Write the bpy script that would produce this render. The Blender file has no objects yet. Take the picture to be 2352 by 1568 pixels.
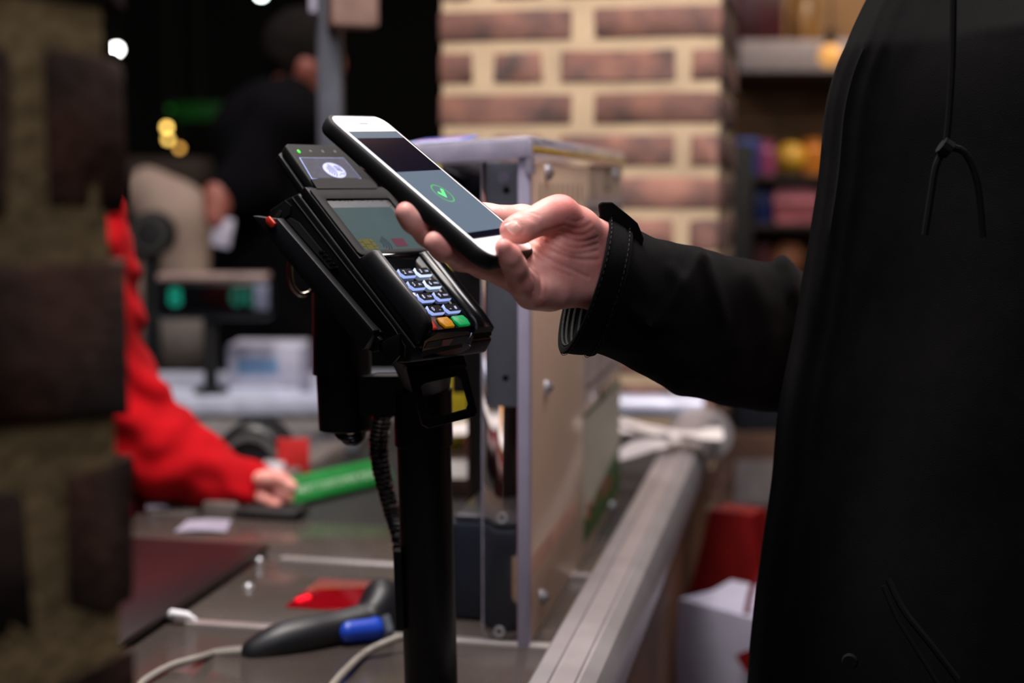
import bpy, bmesh, math, random
import numpy as np
from mathutils import Matrix, Vector, noise
random.seed(7)
PI = math.pi
S = bpy.context.scene
COL = S.collection
# ------------------------------------------------------------------ camera, world, lights, exposure
FPX = 3267.0
PITCH = math.radians(6.18)
CAMZ = 1.32
cam_d = bpy.data.cameras.new('camera')
cam_d.sensor_width = 36.0
cam_d.lens = 36.0 * FPX / 2352
cam_d.clip_start = 0.02
cam_d.clip_end = 60
cam_d.dof.use_dof = True
cam_d.dof.focus_distance = 0.94
cam_d.dof.aperture_fstop = 3.8
cam = bpy.data.objects.new('camera', cam_d)
COL.objects.link(cam)
cam.location = (0, 0, CAMZ)
cam.rotation_euler = (math.radians(90) - PITCH, 0, 0)
S.camera = cam
S.view_settings.view_transform = 'Standard'
S.view_settings.look = 'None'
S.view_settings.exposure = 0.0
S.view_settings.gamma = 1.0
S.view_settings.use_curve_mapping = False

W = bpy.data.worlds.new('world')
S.world = W
W.use_nodes = True
W.node_tree.nodes['Background'].inputs[0].default_value = (0.5, 0.6, 0.8, 1)
W.node_tree.nodes['Background'].inputs[1].default_value = 0.03


def area(name, loc, target, size, power, col, sy=None):
    d = bpy.data.lights.new(name, 'AREA')
    d.energy = power
    d.color = col
    d.size = size
    if sy:
        d.shape = 'RECTANGLE'
        d.size_y = sy
    o = bpy.data.objects.new(name, d)
    COL.objects.link(o)
    o.location = loc
    o.rotation_euler = (Vector(target) - Vector(loc)).to_track_quat('-Z', 'Y').to_euler()
    return o


# market lamps hanging over the tills (out of the frame above), plus added fill lights
area('ceiling_lamp_over_till', (-0.30, 0.85, 2.6), (0.0, 0.9, 1.28), 0.5, 26, (1.0, 0.94, 0.93))
area('fill_light_behind_camera', (0.12, -0.35, 2.6), (0.0, 0.9, 1.25), 0.8, 13, (0.93, 0.9, 1.0))  # added fill light for the palm and the near wall
area('ceiling_lamp_over_pillar', (-0.1, 1.35, 2.9), (0.12, 2.6, 1.3), 0.5, 20, (1.0, 0.89, 0.77))
area('ceiling_lamp_over_cashier', (-0.3, 1.5, 2.8), (-0.4, 1.9, 1.0), 0.4, 15, (1.0, 0.93, 0.9))
area('fill_light_over_aisle', (0.7, 1.7, 2.9), (0.2, 1.7, 0.9), 0.5, 24, (1.0, 0.93, 0.95))  # added fill light to brighten the right-facing panels
area('ceiling_lamp_far_lane', (-0.6, 3.1, 2.9), (-0.7, 3.0, 0.9), 0.5, 15, (1.0, 0.92, 0.95))
area('ceiling_lamp_shelves', (1.4, 4.0, 2.8), (1.2, 5.0, 1.2), 0.5, 30, (1.0, 0.84, 0.68))


# ------------------------------------------------------------------ pixel <-> world
def ray(px, py):
    dx = (px - 1176) / FPX
    dy = (py - 784) / FPX
    c, s = math.cos(PITCH), math.sin(PITCH)
    return Vector((dx, -s * dy + c, -c * dy - s))


O = Vector((0, 0, CAMZ))


def at(px, py, Y):
    d = ray(px, py)
    return O + d * (Y / d.y)


def onz(px, py, z):
    d = ray(px, py)
    return O + d * ((z - CAMZ) / d.z)


class Frame:
    def __init__(s, o, x, y, z):
        s.o, s.x, s.y, s.z = Vector(o), Vector(x).normalized(), Vector(y).normalized(), Vector(z).normalized()
        s.M = Matrix((s.x, s.y, s.z)).transposed().to_4x4()
        s.M.translation = s.o
        s.I = s.M.inverted()

    def hit(s, px, py, ax, val):      # point of the ray on the local plane ax=val, in local coordinates
        a = (s.x, s.y, s.z)[ax]
        d = ray(px, py)
        t = (val + (s.o - O).dot(a)) / d.dot(a)
        return s.I @ (O + d * t)

    def w(s, *p):
        return s.M @ Vector(p)


# ------------------------------------------------------------------ materials
def lin(c):
    return tuple(((v / 255) / 12.92 if v / 255 <= 0.04045 else ((v / 255 + 0.055) / 1.055) ** 2.4) for v in c)


MATS = {}


def mat(name, rgb=None, rough=0.5, metal=0.0, emit=None, es=0.0, var=0.12, vscale=30, bump=0.0, bscale=200, rgb2=None,
        trans=0.0, ior=1.45, sheen=0.0, coat=0.0, sss=0.0, rand=0.0, spec=None, rvar=0.0, dist=0.002, ramp=None, alpha=None):
    if name in MATS:
        return MATS[name]
    m = bpy.data.materials.new(name)
    m.use_nodes = True
    nt = m.node_tree
    N, L = nt.nodes, nt.links
    b = N['Principled BSDF']
    b.inputs['Roughness'].default_value = rough
    b.inputs['Metallic'].default_value = metal
    b.inputs['IOR'].default_value = ior
    b.inputs['Transmission Weight'].default_value = trans
    b.inputs['Sheen Weight'].default_value = sheen
    b.inputs['Coat Weight'].default_value = coat
    b.inputs['Coat Roughness'].default_value = 0.08
    if spec is not None:
        b.inputs['Specular IOR Level'].default_value = spec
    if sss:
        b.inputs['Subsurface Weight'].default_value = sss
        b.inputs['Subsurface Radius'].default_value = (0.010, 0.003, 0.0015)
        b.inputs['Subsurface Scale'].default_value = 0.35
    c = lin(rgb or (128, 128, 128))
    c2 = lin(rgb2) if rgb2 else tuple(max(0, v * (1 - 2.2 * var)) for v in c)
    tc = N.new('ShaderNodeTexCoord')
    nz = N.new('ShaderNodeTexNoise')
    nz.inputs['Scale'].default_value = vscale
    nz.inputs['Detail'].default_value = 5
    L.new(tc.outputs['Object'], nz.inputs['Vector'])
    rp = N.new('ShaderNodeValToRGB')
    rp.color_ramp.elements[0].position = 0.32
    rp.color_ramp.elements[1].position = 0.68
    rp.color_ramp.elements[0].color = (*c2, 1)
    rp.color_ramp.elements[1].color = (*c, 1)
    if ramp:
        for pos, cc in ramp:
            e = rp.color_ramp.elements.new(pos)
            e.color = (*lin(cc), 1)
    L.new(nz.outputs['Fac'], rp.inputs['Fac'])
    out = rp.outputs['Color']
    if rand:
        oi = N.new('ShaderNodeObjectInfo')
        mr = N.new('ShaderNodeMapRange')
        mr.inputs['To Min'].default_value = 1 - rand
        mr.inputs['To Max'].default_value = 1 + rand
        L.new(oi.outputs['Random'], mr.inputs['Value'])
        hs = N.new('ShaderNodeHueSaturation')
        L.new(mr.outputs['Result'], hs.inputs['Value'])
        L.new(out, hs.inputs['Color'])
        ad = N.new('ShaderNodeVectorMath')
        ad.operation = 'ADD'
        ms = N.new('ShaderNodeMath')
        ms.operation = 'MULTIPLY'
        ms.inputs[1].default_value = 37.0
        L.new(oi.outputs['Random'], ms.inputs[0])
        L.new(tc.outputs['Object'], ad.inputs[0])
        L.new(ms.outputs[0], ad.inputs[1])
        L.new(ad.outputs[0], nz.inputs['Vector'])
        out = hs.outputs['Color']
    L.new(out, b.inputs['Base Color'])
    if rvar:
        mr2 = N.new('ShaderNodeMapRange')
        mr2.inputs['To Min'].default_value = max(0.02, rough - rvar)
        mr2.inputs['To Max'].default_value = min(1, rough + rvar)
        nz3 = N.new('ShaderNodeTexNoise')
        nz3.inputs['Scale'].default_value = vscale * 2.3
        nz3.inputs['Detail'].default_value = 6
        L.new(tc.outputs['Object'], nz3.inputs['Vector'])
        L.new(nz3.outputs['Fac'], mr2.inputs['Value'])
        L.new(mr2.outputs['Result'], b.inputs['Roughness'])
    if emit:
        b.inputs['Emission Color'].default_value = (*lin(emit), 1)
        b.inputs['Emission Strength'].default_value = es
    if bump:
        n2 = N.new('ShaderNodeTexNoise')
        n2.inputs['Scale'].default_value = bscale
        n2.inputs['Detail'].default_value = 4
        L.new(tc.outputs['Object'], n2.inputs['Vector'])
        bp = N.new('ShaderNodeBump')
        bp.inputs['Strength'].default_value = bump
        bp.inputs['Distance'].default_value = dist
        L.new(n2.outputs['Fac'], bp.inputs['Height'])
        L.new(bp.outputs['Normal'], b.inputs['Normal'])
    MATS[name] = m
    return m


# ------------------------------------------------------------------ mesh helpers
def merge(bm, t, M=None):
    me = bpy.data.meshes.new('tmp')
    t.to_mesh(me)
    t.free()
    if M is not None:
        me.transform(M)
    bm.from_mesh(me)
    bpy.data.meshes.remove(me)


def bev(t, w, seg=2, edges=None):
    if w > 0:
        bmesh.ops.bevel(t, geom=edges or list(t.edges), offset=w, segments=seg, profile=0.5, affect='EDGES', clamp_overlap=True)


def box(bm, x0, x1, y0, y1, z0, z1, b=0.0, seg=2, M=None):
    t = bmesh.new()
    bmesh.ops.create_cube(t, size=1)
    bmesh.ops.transform(t, matrix=Matrix.Translation(((x0 + x1) / 2, (y0 + y1) / 2, (z0 + z1) / 2)) @ Matrix.Diagonal((abs(x1 - x0), abs(y1 - y0), abs(z1 - z0), 1)), verts=t.verts)
    bev(t, b, seg)
    merge(bm, t, M)


def prism(bm, poly, z0, z1, b=0.0, seg=2, M=None, holes=None):
    t = bmesh.new()
    vs = [t.verts.new((p[0], p[1], z0)) for p in poly]
    f = t.faces.new(vs)
    r = bmesh.ops.extrude_face_region(t, geom=[f])
    nv = [g for g in r['geom'] if isinstance(g, bmesh.types.BMVert)]
    bmesh.ops.translate(t, verts=nv, vec=(0, 0, z1 - z0))
    bmesh.ops.recalc_face_normals(t, faces=t.faces)
    if b > 0:
        ed = [e for e in t.edges if len(e.link_faces) == 2 and e.calc_face_angle(0) > math.radians(28)]
        bev(t, b, seg, ed)
    merge(bm, t, M)


def ring_prism(bm, outer, inner, z0, z1, M=None, b=0.0):   # outer and inner loops of equal length
    t = bmesh.new()
    n = len(outer)
    L = [[t.verts.new((p[0], p[1], z)) for p in lp] for lp in (outer, inner) for z in (z0, z1)]
    for i in range(n):
        j = (i + 1) % n
        for a, c in ((L[0], L[1]), (L[1], L[3]), (L[3], L[2]), (L[2], L[0])):
            t.faces.new((a[i], a[j], c[j], c[i]))
    bmesh.ops.recalc_face_normals(t, faces=t.faces)
    if b > 0:
        bev(t, b, 2, [e for e in t.edges if e.calc_face_angle(0) > math.radians(40)])
    merge(bm, t, M)


def rrect(cx, cy, w, h, r, n=5):
    out = []
    for sx, sy, a0 in ((1, 1, 0), (-1, 1, 90), (-1, -1, 180), (1, -1, 270)):
        for i in range(n + 1):
            a = math.radians(a0 + 90 * i / n)
            out.append((cx + sx * (w / 2 - r) + r * math.cos(a), cy + sy * (h / 2 - r) + r * math.sin(a)))
    return out


def tube(bm, pts, r, seg=12, cap=True, M=None):
    pts = [Vector(p) for p in pts]
    rs = r if isinstance(r, (list, tuple)) else [r] * len(pts)
    t = bmesh.new()
    rings = []
    up = None
    for i, p in enumerate(pts):
        d = (pts[min(i + 1, len(pts) - 1)] - pts[max(i - 1, 0)]).normalized()
        if up is None:
            up = d.orthogonal().normalized()
        up = (up - d * up.dot(d)).normalized()
        s = d.cross(up)
        rings.append([t.verts.new(p + (up * math.cos(2 * PI * k / seg) + s * math.sin(2 * PI * k / seg)) * rs[i]) for k in range(seg)])
    for a, b in zip(rings, rings[1:]):
        for k in range(seg):
            t.faces.new((a[k], a[(k + 1) % seg], b[(k + 1) % seg], b[k]))
    if cap:
        t.faces.new(rings[0][::-1])
        t.faces.new(rings[-1])
    bmesh.ops.recalc_face_normals(t, faces=t.faces)
    merge(bm, t, M)


def loft(bm, rings, cap=True, closed=True, M=None):
    t = bmesh.new()
    R = [[t.verts.new(p) for p in r] for r in rings]
    n = len(rings[0])
    for a, b in zip(R, R[1:]):
        for k in range(n if closed else n - 1):
            t.faces.new((a[k], a[(k + 1) % n], b[(k + 1) % n], b[k]))
    if cap:
        t.faces.new(R[0][::-1])
        t.faces.new(R[-1])
    bmesh.ops.recalc_face_normals(t, faces=t.faces)
    merge(bm, t, M)


def spline(P, n):
    """Catmull-Rom through rows of P, n samples per span"""
    P = [np.array(p, float) for p in P]
    out = []
    for i in range(len(P) - 1):
        p0, p1, p2, p3 = P[max(i - 1, 0)], P[i], P[i + 1], P[min(i + 2, len(P) - 1)]
        for k in range(n):
            t = k / n
            out.append(0.5 * ((2 * p1) + (-p0 + p2) * t + (2 * p0 - 5 * p1 + 4 * p2 - p3) * t * t + (-p0 + 3 * p1 - 3 * p2 + p3) * t ** 3))
    out.append(P[-1])
    return out


WM = {}
I4 = Matrix.Identity(4)


def finish(me, sharp=32):
    bm = bmesh.new()
    bm.from_mesh(me)
    for f in bm.faces:
        f.smooth = True
    lim = math.radians(sharp)
    for e in bm.edges:
        if len(e.link_faces) == 2 and e.calc_face_angle(0) > lim:
            e.smooth = False
    bm.to_mesh(me)
    bm.free()


def link(name, me, m, parent=None, space=I4, sharp=32):
    finish(me, sharp) if sharp else None
    if m:
        me.materials.clear()
        me.materials.append(m)
    o = bpy.data.objects.new(name, me)
    COL.objects.link(o)
    if parent is not None:
        o.parent = parent
        o.matrix_parent_inverse = WM[parent].inverted()
    o.matrix_basis = space
    WM[o] = space
    return o


def obj(name, bm, m, parent=None, space=I4, sharp=32):
    me = bpy.data.meshes.new(name)
    bm.to_mesh(me)
    bm.free()
    return link(name, me, m, parent, space, sharp)


def empty(name, space, label=None, cat=None, group=None):
    o = bpy.data.objects.new(name, None)
    o.empty_display_size = 0.05
    COL.objects.link(o)
    o.matrix_basis = space
    WM[o] = space
    return tag(o, label, cat, group)


def tag(o, label=None, cat=None, group=None, kind=None):
    for k, v in (('label', label), ('category', cat), ('group', group), ('kind', kind)):
        if v:
            o[k] = v
    return o


def T(*v):
    return Matrix.Translation(v)


def text(name, s, size, m, parent, M, depth=0.0001, xs=1.0, weight=0.0):
    """flat print: lettering as a thin mesh. M places the text's own x/y plane in world space"""
    c = bpy.data.curves.new('t', 'FONT')
    c.body = s
    c.size = size
    c.extrude = depth
    c.offset = weight
    c.align_x = 'CENTER'
    c.align_y = 'CENTER'
    c.resolution_u = 3
    o = bpy.data.objects.new('t', c)
    COL.objects.link(o)
    dg = bpy.context.evaluated_depsgraph_get()
    me = bpy.data.meshes.new_from_object(o.evaluated_get(dg))
    bpy.data.objects.remove(o)
    bpy.data.curves.remove(c)
    me.transform(Matrix.Diagonal((xs, 1, 1, 1)))
    me.name = name
    return link(name, me, m, parent, M, 0)


# ------------------------------------------------------------------ implicit surfaces (bodies)
def smin(a, b, k):
    h = np.maximum(k - np.abs(a - b), 0) / k
    return np.minimum(a, b) - h * h * k * 0.25


def cone(P, a, b, ra, rb):
    a = np.array(a, np.float32)
    ba = np.array(b, np.float32) - a
    pa = P - a
    t = np.clip((pa @ ba) / max(float(ba @ ba), 1e-12), 0, 1)
    return np.linalg.norm(pa - t[..., None] * ba, axis=-1) - (ra + t * (rb - ra))


def ell(P, c, r, R=None):
    q = P - np.array(c, np.float32)
    if R is not None:
        q = q @ np.array(R, np.float32)
    r = np.array(r, np.float32)
    k0 = np.linalg.norm(q / r, axis=-1)
    k1 = np.linalg.norm(q / (r * r), axis=-1) + 1e-9
    return k0 * (k0 - 1) / k1


def prims(P, L, k):
    d = None
    for p in L:
        kk = p[-1] if isinstance(p[-1], dict) else {}
        if p[0] == 'e':
            v = ell(P, p[1], p[2])
        else:
            v = cone(P, p[0], p[1], p[2], p[3])
        d = v if d is None else smin(d, v, kk.get('k', k))
    return d


def nets(fn, lo, hi, h):
    lo = np.array(lo, float)
    n = np.ceil((np.array(hi) - lo) / h).astype(int) + 1
    ax = [lo[i] + h * np.arange(n[i]) for i in range(3)]
    V = np.empty(tuple(n), np.float32)
    for i in range(n[0]):
        Y, Z = np.meshgrid(ax[1], ax[2], indexing='ij')
        P = np.stack([np.full_like(Y, ax[0][i]), Y, Z], -1).astype(np.float32)
        V[i] = fn(P)
    ins = V < 0
    cnt = np.zeros(tuple(n - 1), np.int8)
    for dx in (0, 1):
        for dy in (0, 1):
            for dz in (0, 1):
                cnt += ins[dx:n[0] - 1 + dx, dy:n[1] - 1 + dy, dz:n[2] - 1 + dz]
    act = (cnt > 0) & (cnt < 8)
    idx = np.full(act.shape, -1, int)
    cells = np.argwhere(act)
    idx[act] = np.arange(len(cells))
    acc = np.zeros((len(cells), 3))
    num = np.zeros(len(cells))
    cor = [(a, b, c) for a in (0, 1) for b in (0, 1) for c in (0, 1)]
    for c0 in cor:
        for a in range(3):
            if c0[a] == 0:
                c1 = list(c0)
                c1[a] = 1
                v0 = V[cells[:, 0] + c0[0], cells[:, 1] + c0[1], cells[:, 2] + c0[2]]
                v1 = V[cells[:, 0] + c1[0], cells[:, 1] + c1[1], cells[:, 2] + c1[2]]
                m = (v0 < 0) != (v1 < 0)
                t = np.where(m, v0 / np.where(m, v0 - v1, 1), 0)
                p = np.tile(np.array(c0, float), (len(cells), 1))
                p[:, a] = t
                acc[m] += p[m]
                num[m] += 1
    verts = lo + h * (cells + acc / num[:, None])
    faces = []
    for a in range(3):
        b, c = (a + 1) % 3, (a + 2) % 3
        sl0 = [slice(None)] * 3
        sl1 = [slice(None)] * 3
        sl0[a] = slice(0, n[a] - 1)
        sl1[a] = slice(1, n[a])
        s0, s1 = ins[tuple(sl0)], ins[tuple(sl1)]
        e = np.argwhere(s0 != s1)
        e = e[(e[:, b] > 0) & (e[:, c] > 0) & (e[:, b] < n[b] - 1) & (e[:, c] < n[c] - 1)]
        q = []
        for db, dc in ((1, 1), (0, 1), (0, 0), (1, 0)):
            w = e.copy()
            w[:, b] -= db
            w[:, c] -= dc
            q.append(idx[w[:, 0], w[:, 1], w[:, 2]])
        q = np.stack(q, 1)
        fl = s0[e[:, 0], e[:, 1], e[:, 2]]
        q[~fl] = q[~fl][:, ::-1]
        faces.append(q)
    return verts, np.concatenate(faces)


def npmesh(name, verts, faces):
    me = bpy.data.meshes.new(name)
    me.from_pydata([tuple(v) for v in verts], [], [tuple(int(i) for i in f) for f in faces])
    me.update()
    me.polygons.foreach_set('use_smooth', [True] * len(me.polygons))
    return me


def bounds(L, pad):
    pts, rs = [], []
    for p in L:
        if p[0] == 'e':
            pts += [np.array(p[1]) - np.array(p[2]), np.array(p[1]) + np.array(p[2])]
        else:
            for q, r in ((p[0], p[2]), (p[1], p[3])):
                pts += [np.array(q) - r, np.array(q) + r]
    pts = np.array(pts)
    return pts.min(0) - pad, pts.max(0) + pad


def blob(name, L, k, h, m, parent, infl=0.0, nz=0.0, nf=20.0, cut=None, stretch=(1, 1, 1)):
    def fn(P):
        d = prims(P, L, k) - infl
        if nz:
            x, y, z = (P[..., i] * nf * stretch[i] for i in range(3))
            d = d + nz * (np.sin(x + 1.7 * np.sin(1.3 * z + y)) * np.sin(y * 1.1 + 2 * np.sin(z * .7)) + .6 * np.sin(2.3 * z + 1.9 * np.sin(x * 1.4)))
        if cut is not None:
            d = np.maximum(d, cut(P))
        return d
    lo, hi = bounds(L, infl + abs(nz) * 2 + 2 * h)
    v, f = nets(fn, lo, hi, h)
    return link(name, npmesh(name, v, f), m, parent, I4, 0)


# ------------------------------------------------------------------ material library
black_plastic = mat('black_plastic', (9, 9, 11), 0.42, spec=0.22, var=0.1, bump=0.12, bscale=2600, dist=0.0004, rvar=0.1)
tray_plastic = mat('tray_plastic', (15, 16, 20), 0.45, spec=0.3, var=0.1, bump=0.15, bscale=2600, dist=0.0004)
gloss_black = mat('gloss_black', (5, 6, 8), 0.08, var=0.05, coat=0.5)
matt_black = mat('matt_black', (10, 10, 11), 0.6, var=0.1)
void_black = mat('void_black', (3, 3, 3), 0.9)
post_black = mat('post_black', (8, 8, 9), 0.42, spec=0.3, var=0.1, rvar=0.08, bump=0.05, bscale=900, dist=0.0005)
bezel_gray = mat('bezel_charcoal', (19, 19, 18), 0.6, spec=0.2, var=0.18, vscale=60, bump=0.15, bscale=2500, dist=0.0003)
chrome = mat('chrome', (150, 140, 132), 0.16, 1.0, var=0.05)
steel = mat('steel', (190, 192, 196), 0.28, 0.55, var=0.1)
ali = mat('brushed_aluminium', (188, 182, 184), 0.42, 0.75, var=0.06, vscale=12, rvar=0.06)
ali2 = mat('satin_aluminium', (170, 172, 182), 0.4, 0.6, var=0.06, vscale=12)
skin = mat('skin', (230, 170, 158), 0.46, var=0.1, vscale=38, rgb2=(204, 122, 114), sss=0.3, bump=0.3, bscale=1100, dist=0.0006)
nailm = mat('nail', (240, 192, 178), 0.14, var=0.05, vscale=90, sss=0.2, coat=0.3)
wool = mat('black_coat_cloth', (7, 6, 6), 0.95, var=0.2, vscale=70, sheen=0.015, spec=0.08, bump=0.5, bscale=1500, dist=0.0008)
wool_lining = mat('coat_lining', (11, 11, 11), 0.9, var=0.2, vscale=90, bump=0.6, bscale=600, dist=0.001)
red_cloth = mat('red_jumper_cloth', (172, 4, 16), 0.85, var=0.14, vscale=20, sheen=0.02, spec=.12, bump=0.3, bscale=300, dist=0.003)
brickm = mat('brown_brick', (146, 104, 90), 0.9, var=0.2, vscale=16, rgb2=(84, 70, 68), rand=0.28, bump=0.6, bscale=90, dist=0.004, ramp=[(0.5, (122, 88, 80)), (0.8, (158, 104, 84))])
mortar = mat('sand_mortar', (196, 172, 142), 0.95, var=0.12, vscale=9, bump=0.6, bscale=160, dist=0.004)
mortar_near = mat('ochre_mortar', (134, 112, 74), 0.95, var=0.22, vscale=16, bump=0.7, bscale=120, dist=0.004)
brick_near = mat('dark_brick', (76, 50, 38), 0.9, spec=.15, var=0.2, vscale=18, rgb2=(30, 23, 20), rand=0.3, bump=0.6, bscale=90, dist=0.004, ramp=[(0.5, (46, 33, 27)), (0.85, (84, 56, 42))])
beige = mat('beige_laminate', (222, 192, 166), 0.34, var=0.05, vscale=5, coat=0.3)
white_pl = mat('white_plastic', (220, 220, 224), 0.4, var=0.04)
paper = mat('white_paper', (200, 192, 190), 0.8, var=0.05)
acryl = mat('clear_acrylic', (250, 250, 252), 0.05, trans=1.0, ior=1.3, var=0.0)
acryl_edge = mat('acrylic_edge', (205, 200, 220), 0.25, trans=0.45, ior=1.45, var=0.1, vscale=60)  # bright edge highlights of clear acrylic put into this pale lilac
hairm = mat('dark_hair', (34, 27, 23), 0.7, var=0.3, vscale=120, bump=0.6, bscale=300, dist=0.004)
trousers = mat('dark_trousers', (22, 23, 28), 0.9, var=0.2)

# ------------------------------------------------------------------ the hall
TH = math.atan(0.21)
LANE = Frame((0, 0, 0), (math.cos(TH), -math.sin(TH), 0), (math.sin(TH), math.cos(TH), 0), (0, 0, 1))


def struct(name, bm, m, parent=None, space=I4, sharp=32):
    o = obj(name, bm, m, parent, space, sharp)
    if parent is None:
        o['kind'] = 'structure'
    return o


bm = bmesh.new()
box(bm, -5, 5, -2.0, 8.6, -0.1, 0)
struct('floor', bm, mat('dark_screed', (46, 41, 38), 0.5, var=0.2, vscale=3))
bm = bmesh.new()
box(bm, -5, 5, -2.0, 8.6, 3.6, 3.7)
struct('ceiling', bm, mat('dark_ceiling', (9, 9, 10), 0.9))
bm = bmesh.new()
box(bm, -5, 5, 8.6, 8.75, 0, 3.6)
struct('wall_back', bm, mat('dark_back_wall', (8, 9, 9), 0.9))
bm = bmesh.new()
box(bm, -5, -4.85, -2.0, 8.6, 0, 3.6)
struct('wall_side', bm, mat('dark_side_wall', (9, 9, 10), 0.9))
bm = bmesh.new()
box(bm, 4.85, 5, -2.0, 8.6, 0, 3.6)
struct('wall_right', bm, mat('brown_side_wall', (52, 36, 26), 0.9))


def brick_mesh(l, d, h, seed, sub=(3, 1, 2), amp=0.0016):
    rnd = random.Random(seed)
    t = bmesh.new()
    bmesh.ops.create_cube(t, size=1)
    bmesh.ops.transform(t, matrix=Matrix.Diagonal((l, d, h, 1)), verts=t.verts)
    bev(t, 0.003, 1)
    bmesh.ops.bisect_plane(t, geom=list(t.verts) + list(t.edges) + list(t.faces), plane_co=(l * 0.1, 0, 0), plane_no=(1, 0, 0))
    for v in t.verts:
        v.co += Vector((rnd.uniform(-amp, amp), rnd.uniform(-amp, amp) * .6, rnd.uniform(-amp, amp)))
    me = bpy.data.meshes.new('brick')
    t.to_mesh(me)
    t.free()
    finish(me, 50)
    return me


def brick_block(name, fr, sides, z0, z1, zi0, zi1, pitch, m, m_mortar, core, zref, mj, amp=0.0016, seedn=0):
    """sides: (origin xy, direction xy, depth, courses(k) -> [(start, length)]); bricks between zi0 and zi1 are single objects"""
    bm = bmesh.new()
    box(bm, *core, z0, z1)
    root = struct(name, bm, m_mortar, None, fr.M)
    far = bmesh.new()
    cache = {}
    k0 = math.ceil((z0 - zref) / pitch)
    for k in range(k0, int((z1 - zref) / pitch)):
        z = zref + (k + .5) * pitch
        for (ox, oy), (dx, dy), dep, cf in sides:
            for s, l in cf(k):
                c = (ox + dx * (s + l / 2) - dy * dep / 2, oy + dy * (s + l / 2) + dx * dep / 2)
                M = Matrix.Translation((c[0], c[1], z)) @ Matrix.Rotation(math.atan2(dy, dx), 4, 'Z')
                if zi0 < z < zi1:
                    key = (round(l, 3), round(dep, 3), (k * 7 + int(s * 100)) % 3)
                    if key not in cache:
                        cache[key] = brick_mesh(l, dep, pitch - mj, int(l * 1000) + key[2] + seedn, amp=amp)
                    link('brick', cache[key], m, root, fr.M @ M, 0)
                else:
                    box(far, -l / 2, l / 2, -dep / 2, dep / 2, -(pitch - mj) / 2, (pitch - mj) / 2, 0.0, M=M)
    f = obj('brickwork', far, m, root, fr.M)
    f['kind'] = 'stuff'
    return root


def back_run(L):          # lengths counted from the far corner backwards along the face
    return lambda k: [(-s - l, l) for s, l in L[k % 2]]


# brick pillar behind the till: front face faces the till, its right corner is in view
pc = at(1650, 430, 2.52)
PIL = Frame((pc.x, pc.y, 0), LANE.x, LANE.y, (0, 0, 1))
PW = 0.505
brick_block('brick_pillar', PIL,
            [((0, -0.004), (1, 0), 0.09, back_run(([(0, .222), (.262, .243)], [(0, .05), (.078, .205), (.316, .088), (.444, .061)]))),
             ((0.004, 0), (0, 1), 0.09, lambda k: ([(.10, .09), (.225, .205)], [(.10, .2), (.335, .15)])[k % 2])],
            0.0, 3.6, 0.86, 1.80, 0.0745, brickm, mortar, (-PW + .004, -0.001, 0.000, 0.50), at(1500, 297, 2.55).z, 0.021, seedn=5)
# near brick wall at the left edge of the frame: only its far corner is in view
WL = Frame((at(292, 430, 0.55).x, 0.55, 0), (.475, .88, 0), (-.88, .475, 0), (0, 0, 1))
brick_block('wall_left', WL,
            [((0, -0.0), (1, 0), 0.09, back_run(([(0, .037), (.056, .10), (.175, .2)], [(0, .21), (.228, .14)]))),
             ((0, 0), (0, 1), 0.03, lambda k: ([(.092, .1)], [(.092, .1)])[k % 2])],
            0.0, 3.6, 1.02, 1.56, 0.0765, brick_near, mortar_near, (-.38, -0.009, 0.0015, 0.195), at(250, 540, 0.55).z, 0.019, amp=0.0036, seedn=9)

# ------------------------------------------------------------------ checkout counter (lane frame: x right, y away)
ZC = 0.90


def lz(px, py, z=ZC):
    return LANE.I @ onz(px, py, z)


counter_m = mat('counter_steel', (86, 77, 72), 0.26, 0.25, var=0.10, vscale=7, rvar=0.06, coat=0.2)
dark_side = mat('brown_wood_side', (120, 82, 56), 0.6, var=0.3, vscale=4, rgb2=(70, 46, 34))
CR = lz(1330, 1568, 0.93).x          # right edge of the counter, under the rail
C = empty('checkout_counter', LANE.M @ T(-.5, 1.8, 0), 'brown grey steel checkout counter with scanner window and belt', 'checkout')
p = lz(280, 1480)
q = lz(620, 1250)
bm = bmesh.new()
box(bm, -.84, CR, 0.55, 2.62, .04, ZC - .03, 0.004)
obj('cabinet', bm, dark_side, C, LANE.M)
yb = lz(700, 1197).y
y1, y2 = lz(700, 1288).y, lz(600, 1443).y
bm = bmesh.new()
box(bm, -.85, CR + .005, 0.5, y2 - .003, ZC - .03, ZC, 0.003)
box(bm, -.85, CR + .005, y2 + .003, y1 - .003, ZC - .03, ZC, 0.003)
box(bm, -.85, CR + .005, y1 + .003, yb, ZC - .03, ZC, 0.003)
obj('worktop', bm, counter_m, C, LANE.M)
# joint strips across the worktop
strip_m = mat('joint_strip', (196, 188, 186), 0.3, 0.6, var=0.05)
for yy, x0 in ((y1, lz(640, 1288).x), (y2, lz(425, 1435).x)):
    bm = bmesh.new()
    box(bm, x0, CR, yy - .007, yy + .007, ZC - .004, ZC + .0035, 0.002)
    obj('joint_strip', bm, strip_m, C, LANE.M)
# belt and its left rim
bm = bmesh.new()
rimx = lz(650, 1098).x
box(bm, rimx + .02, CR - .03, yb + .01, 2.6, ZC - .03, ZC - .006, 0.004)
obj('belt', bm, mat('belt_rubber', (26, 24, 23), 0.6, var=0.15), C, LANE.M)
bm = bmesh.new()
box(bm, rimx - .03, rimx + .02, yb + .03, 2.6, ZC - .03, ZC + .012, 0.006)
obj('belt_rim', bm, mat('rim_grey', (128, 118, 114), 0.4, 0.4), C, LANE.M)
bm = bmesh.new()
box(bm, -.84, rimx - .035, yb + .004, 2.6, ZC - .03, ZC - .002, 0.003)
obj('cashier_shelf', bm, mat('speckled_shelf', (88, 82, 78), 0.5, var=0.3, vscale=200), C, LANE.M)
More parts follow.
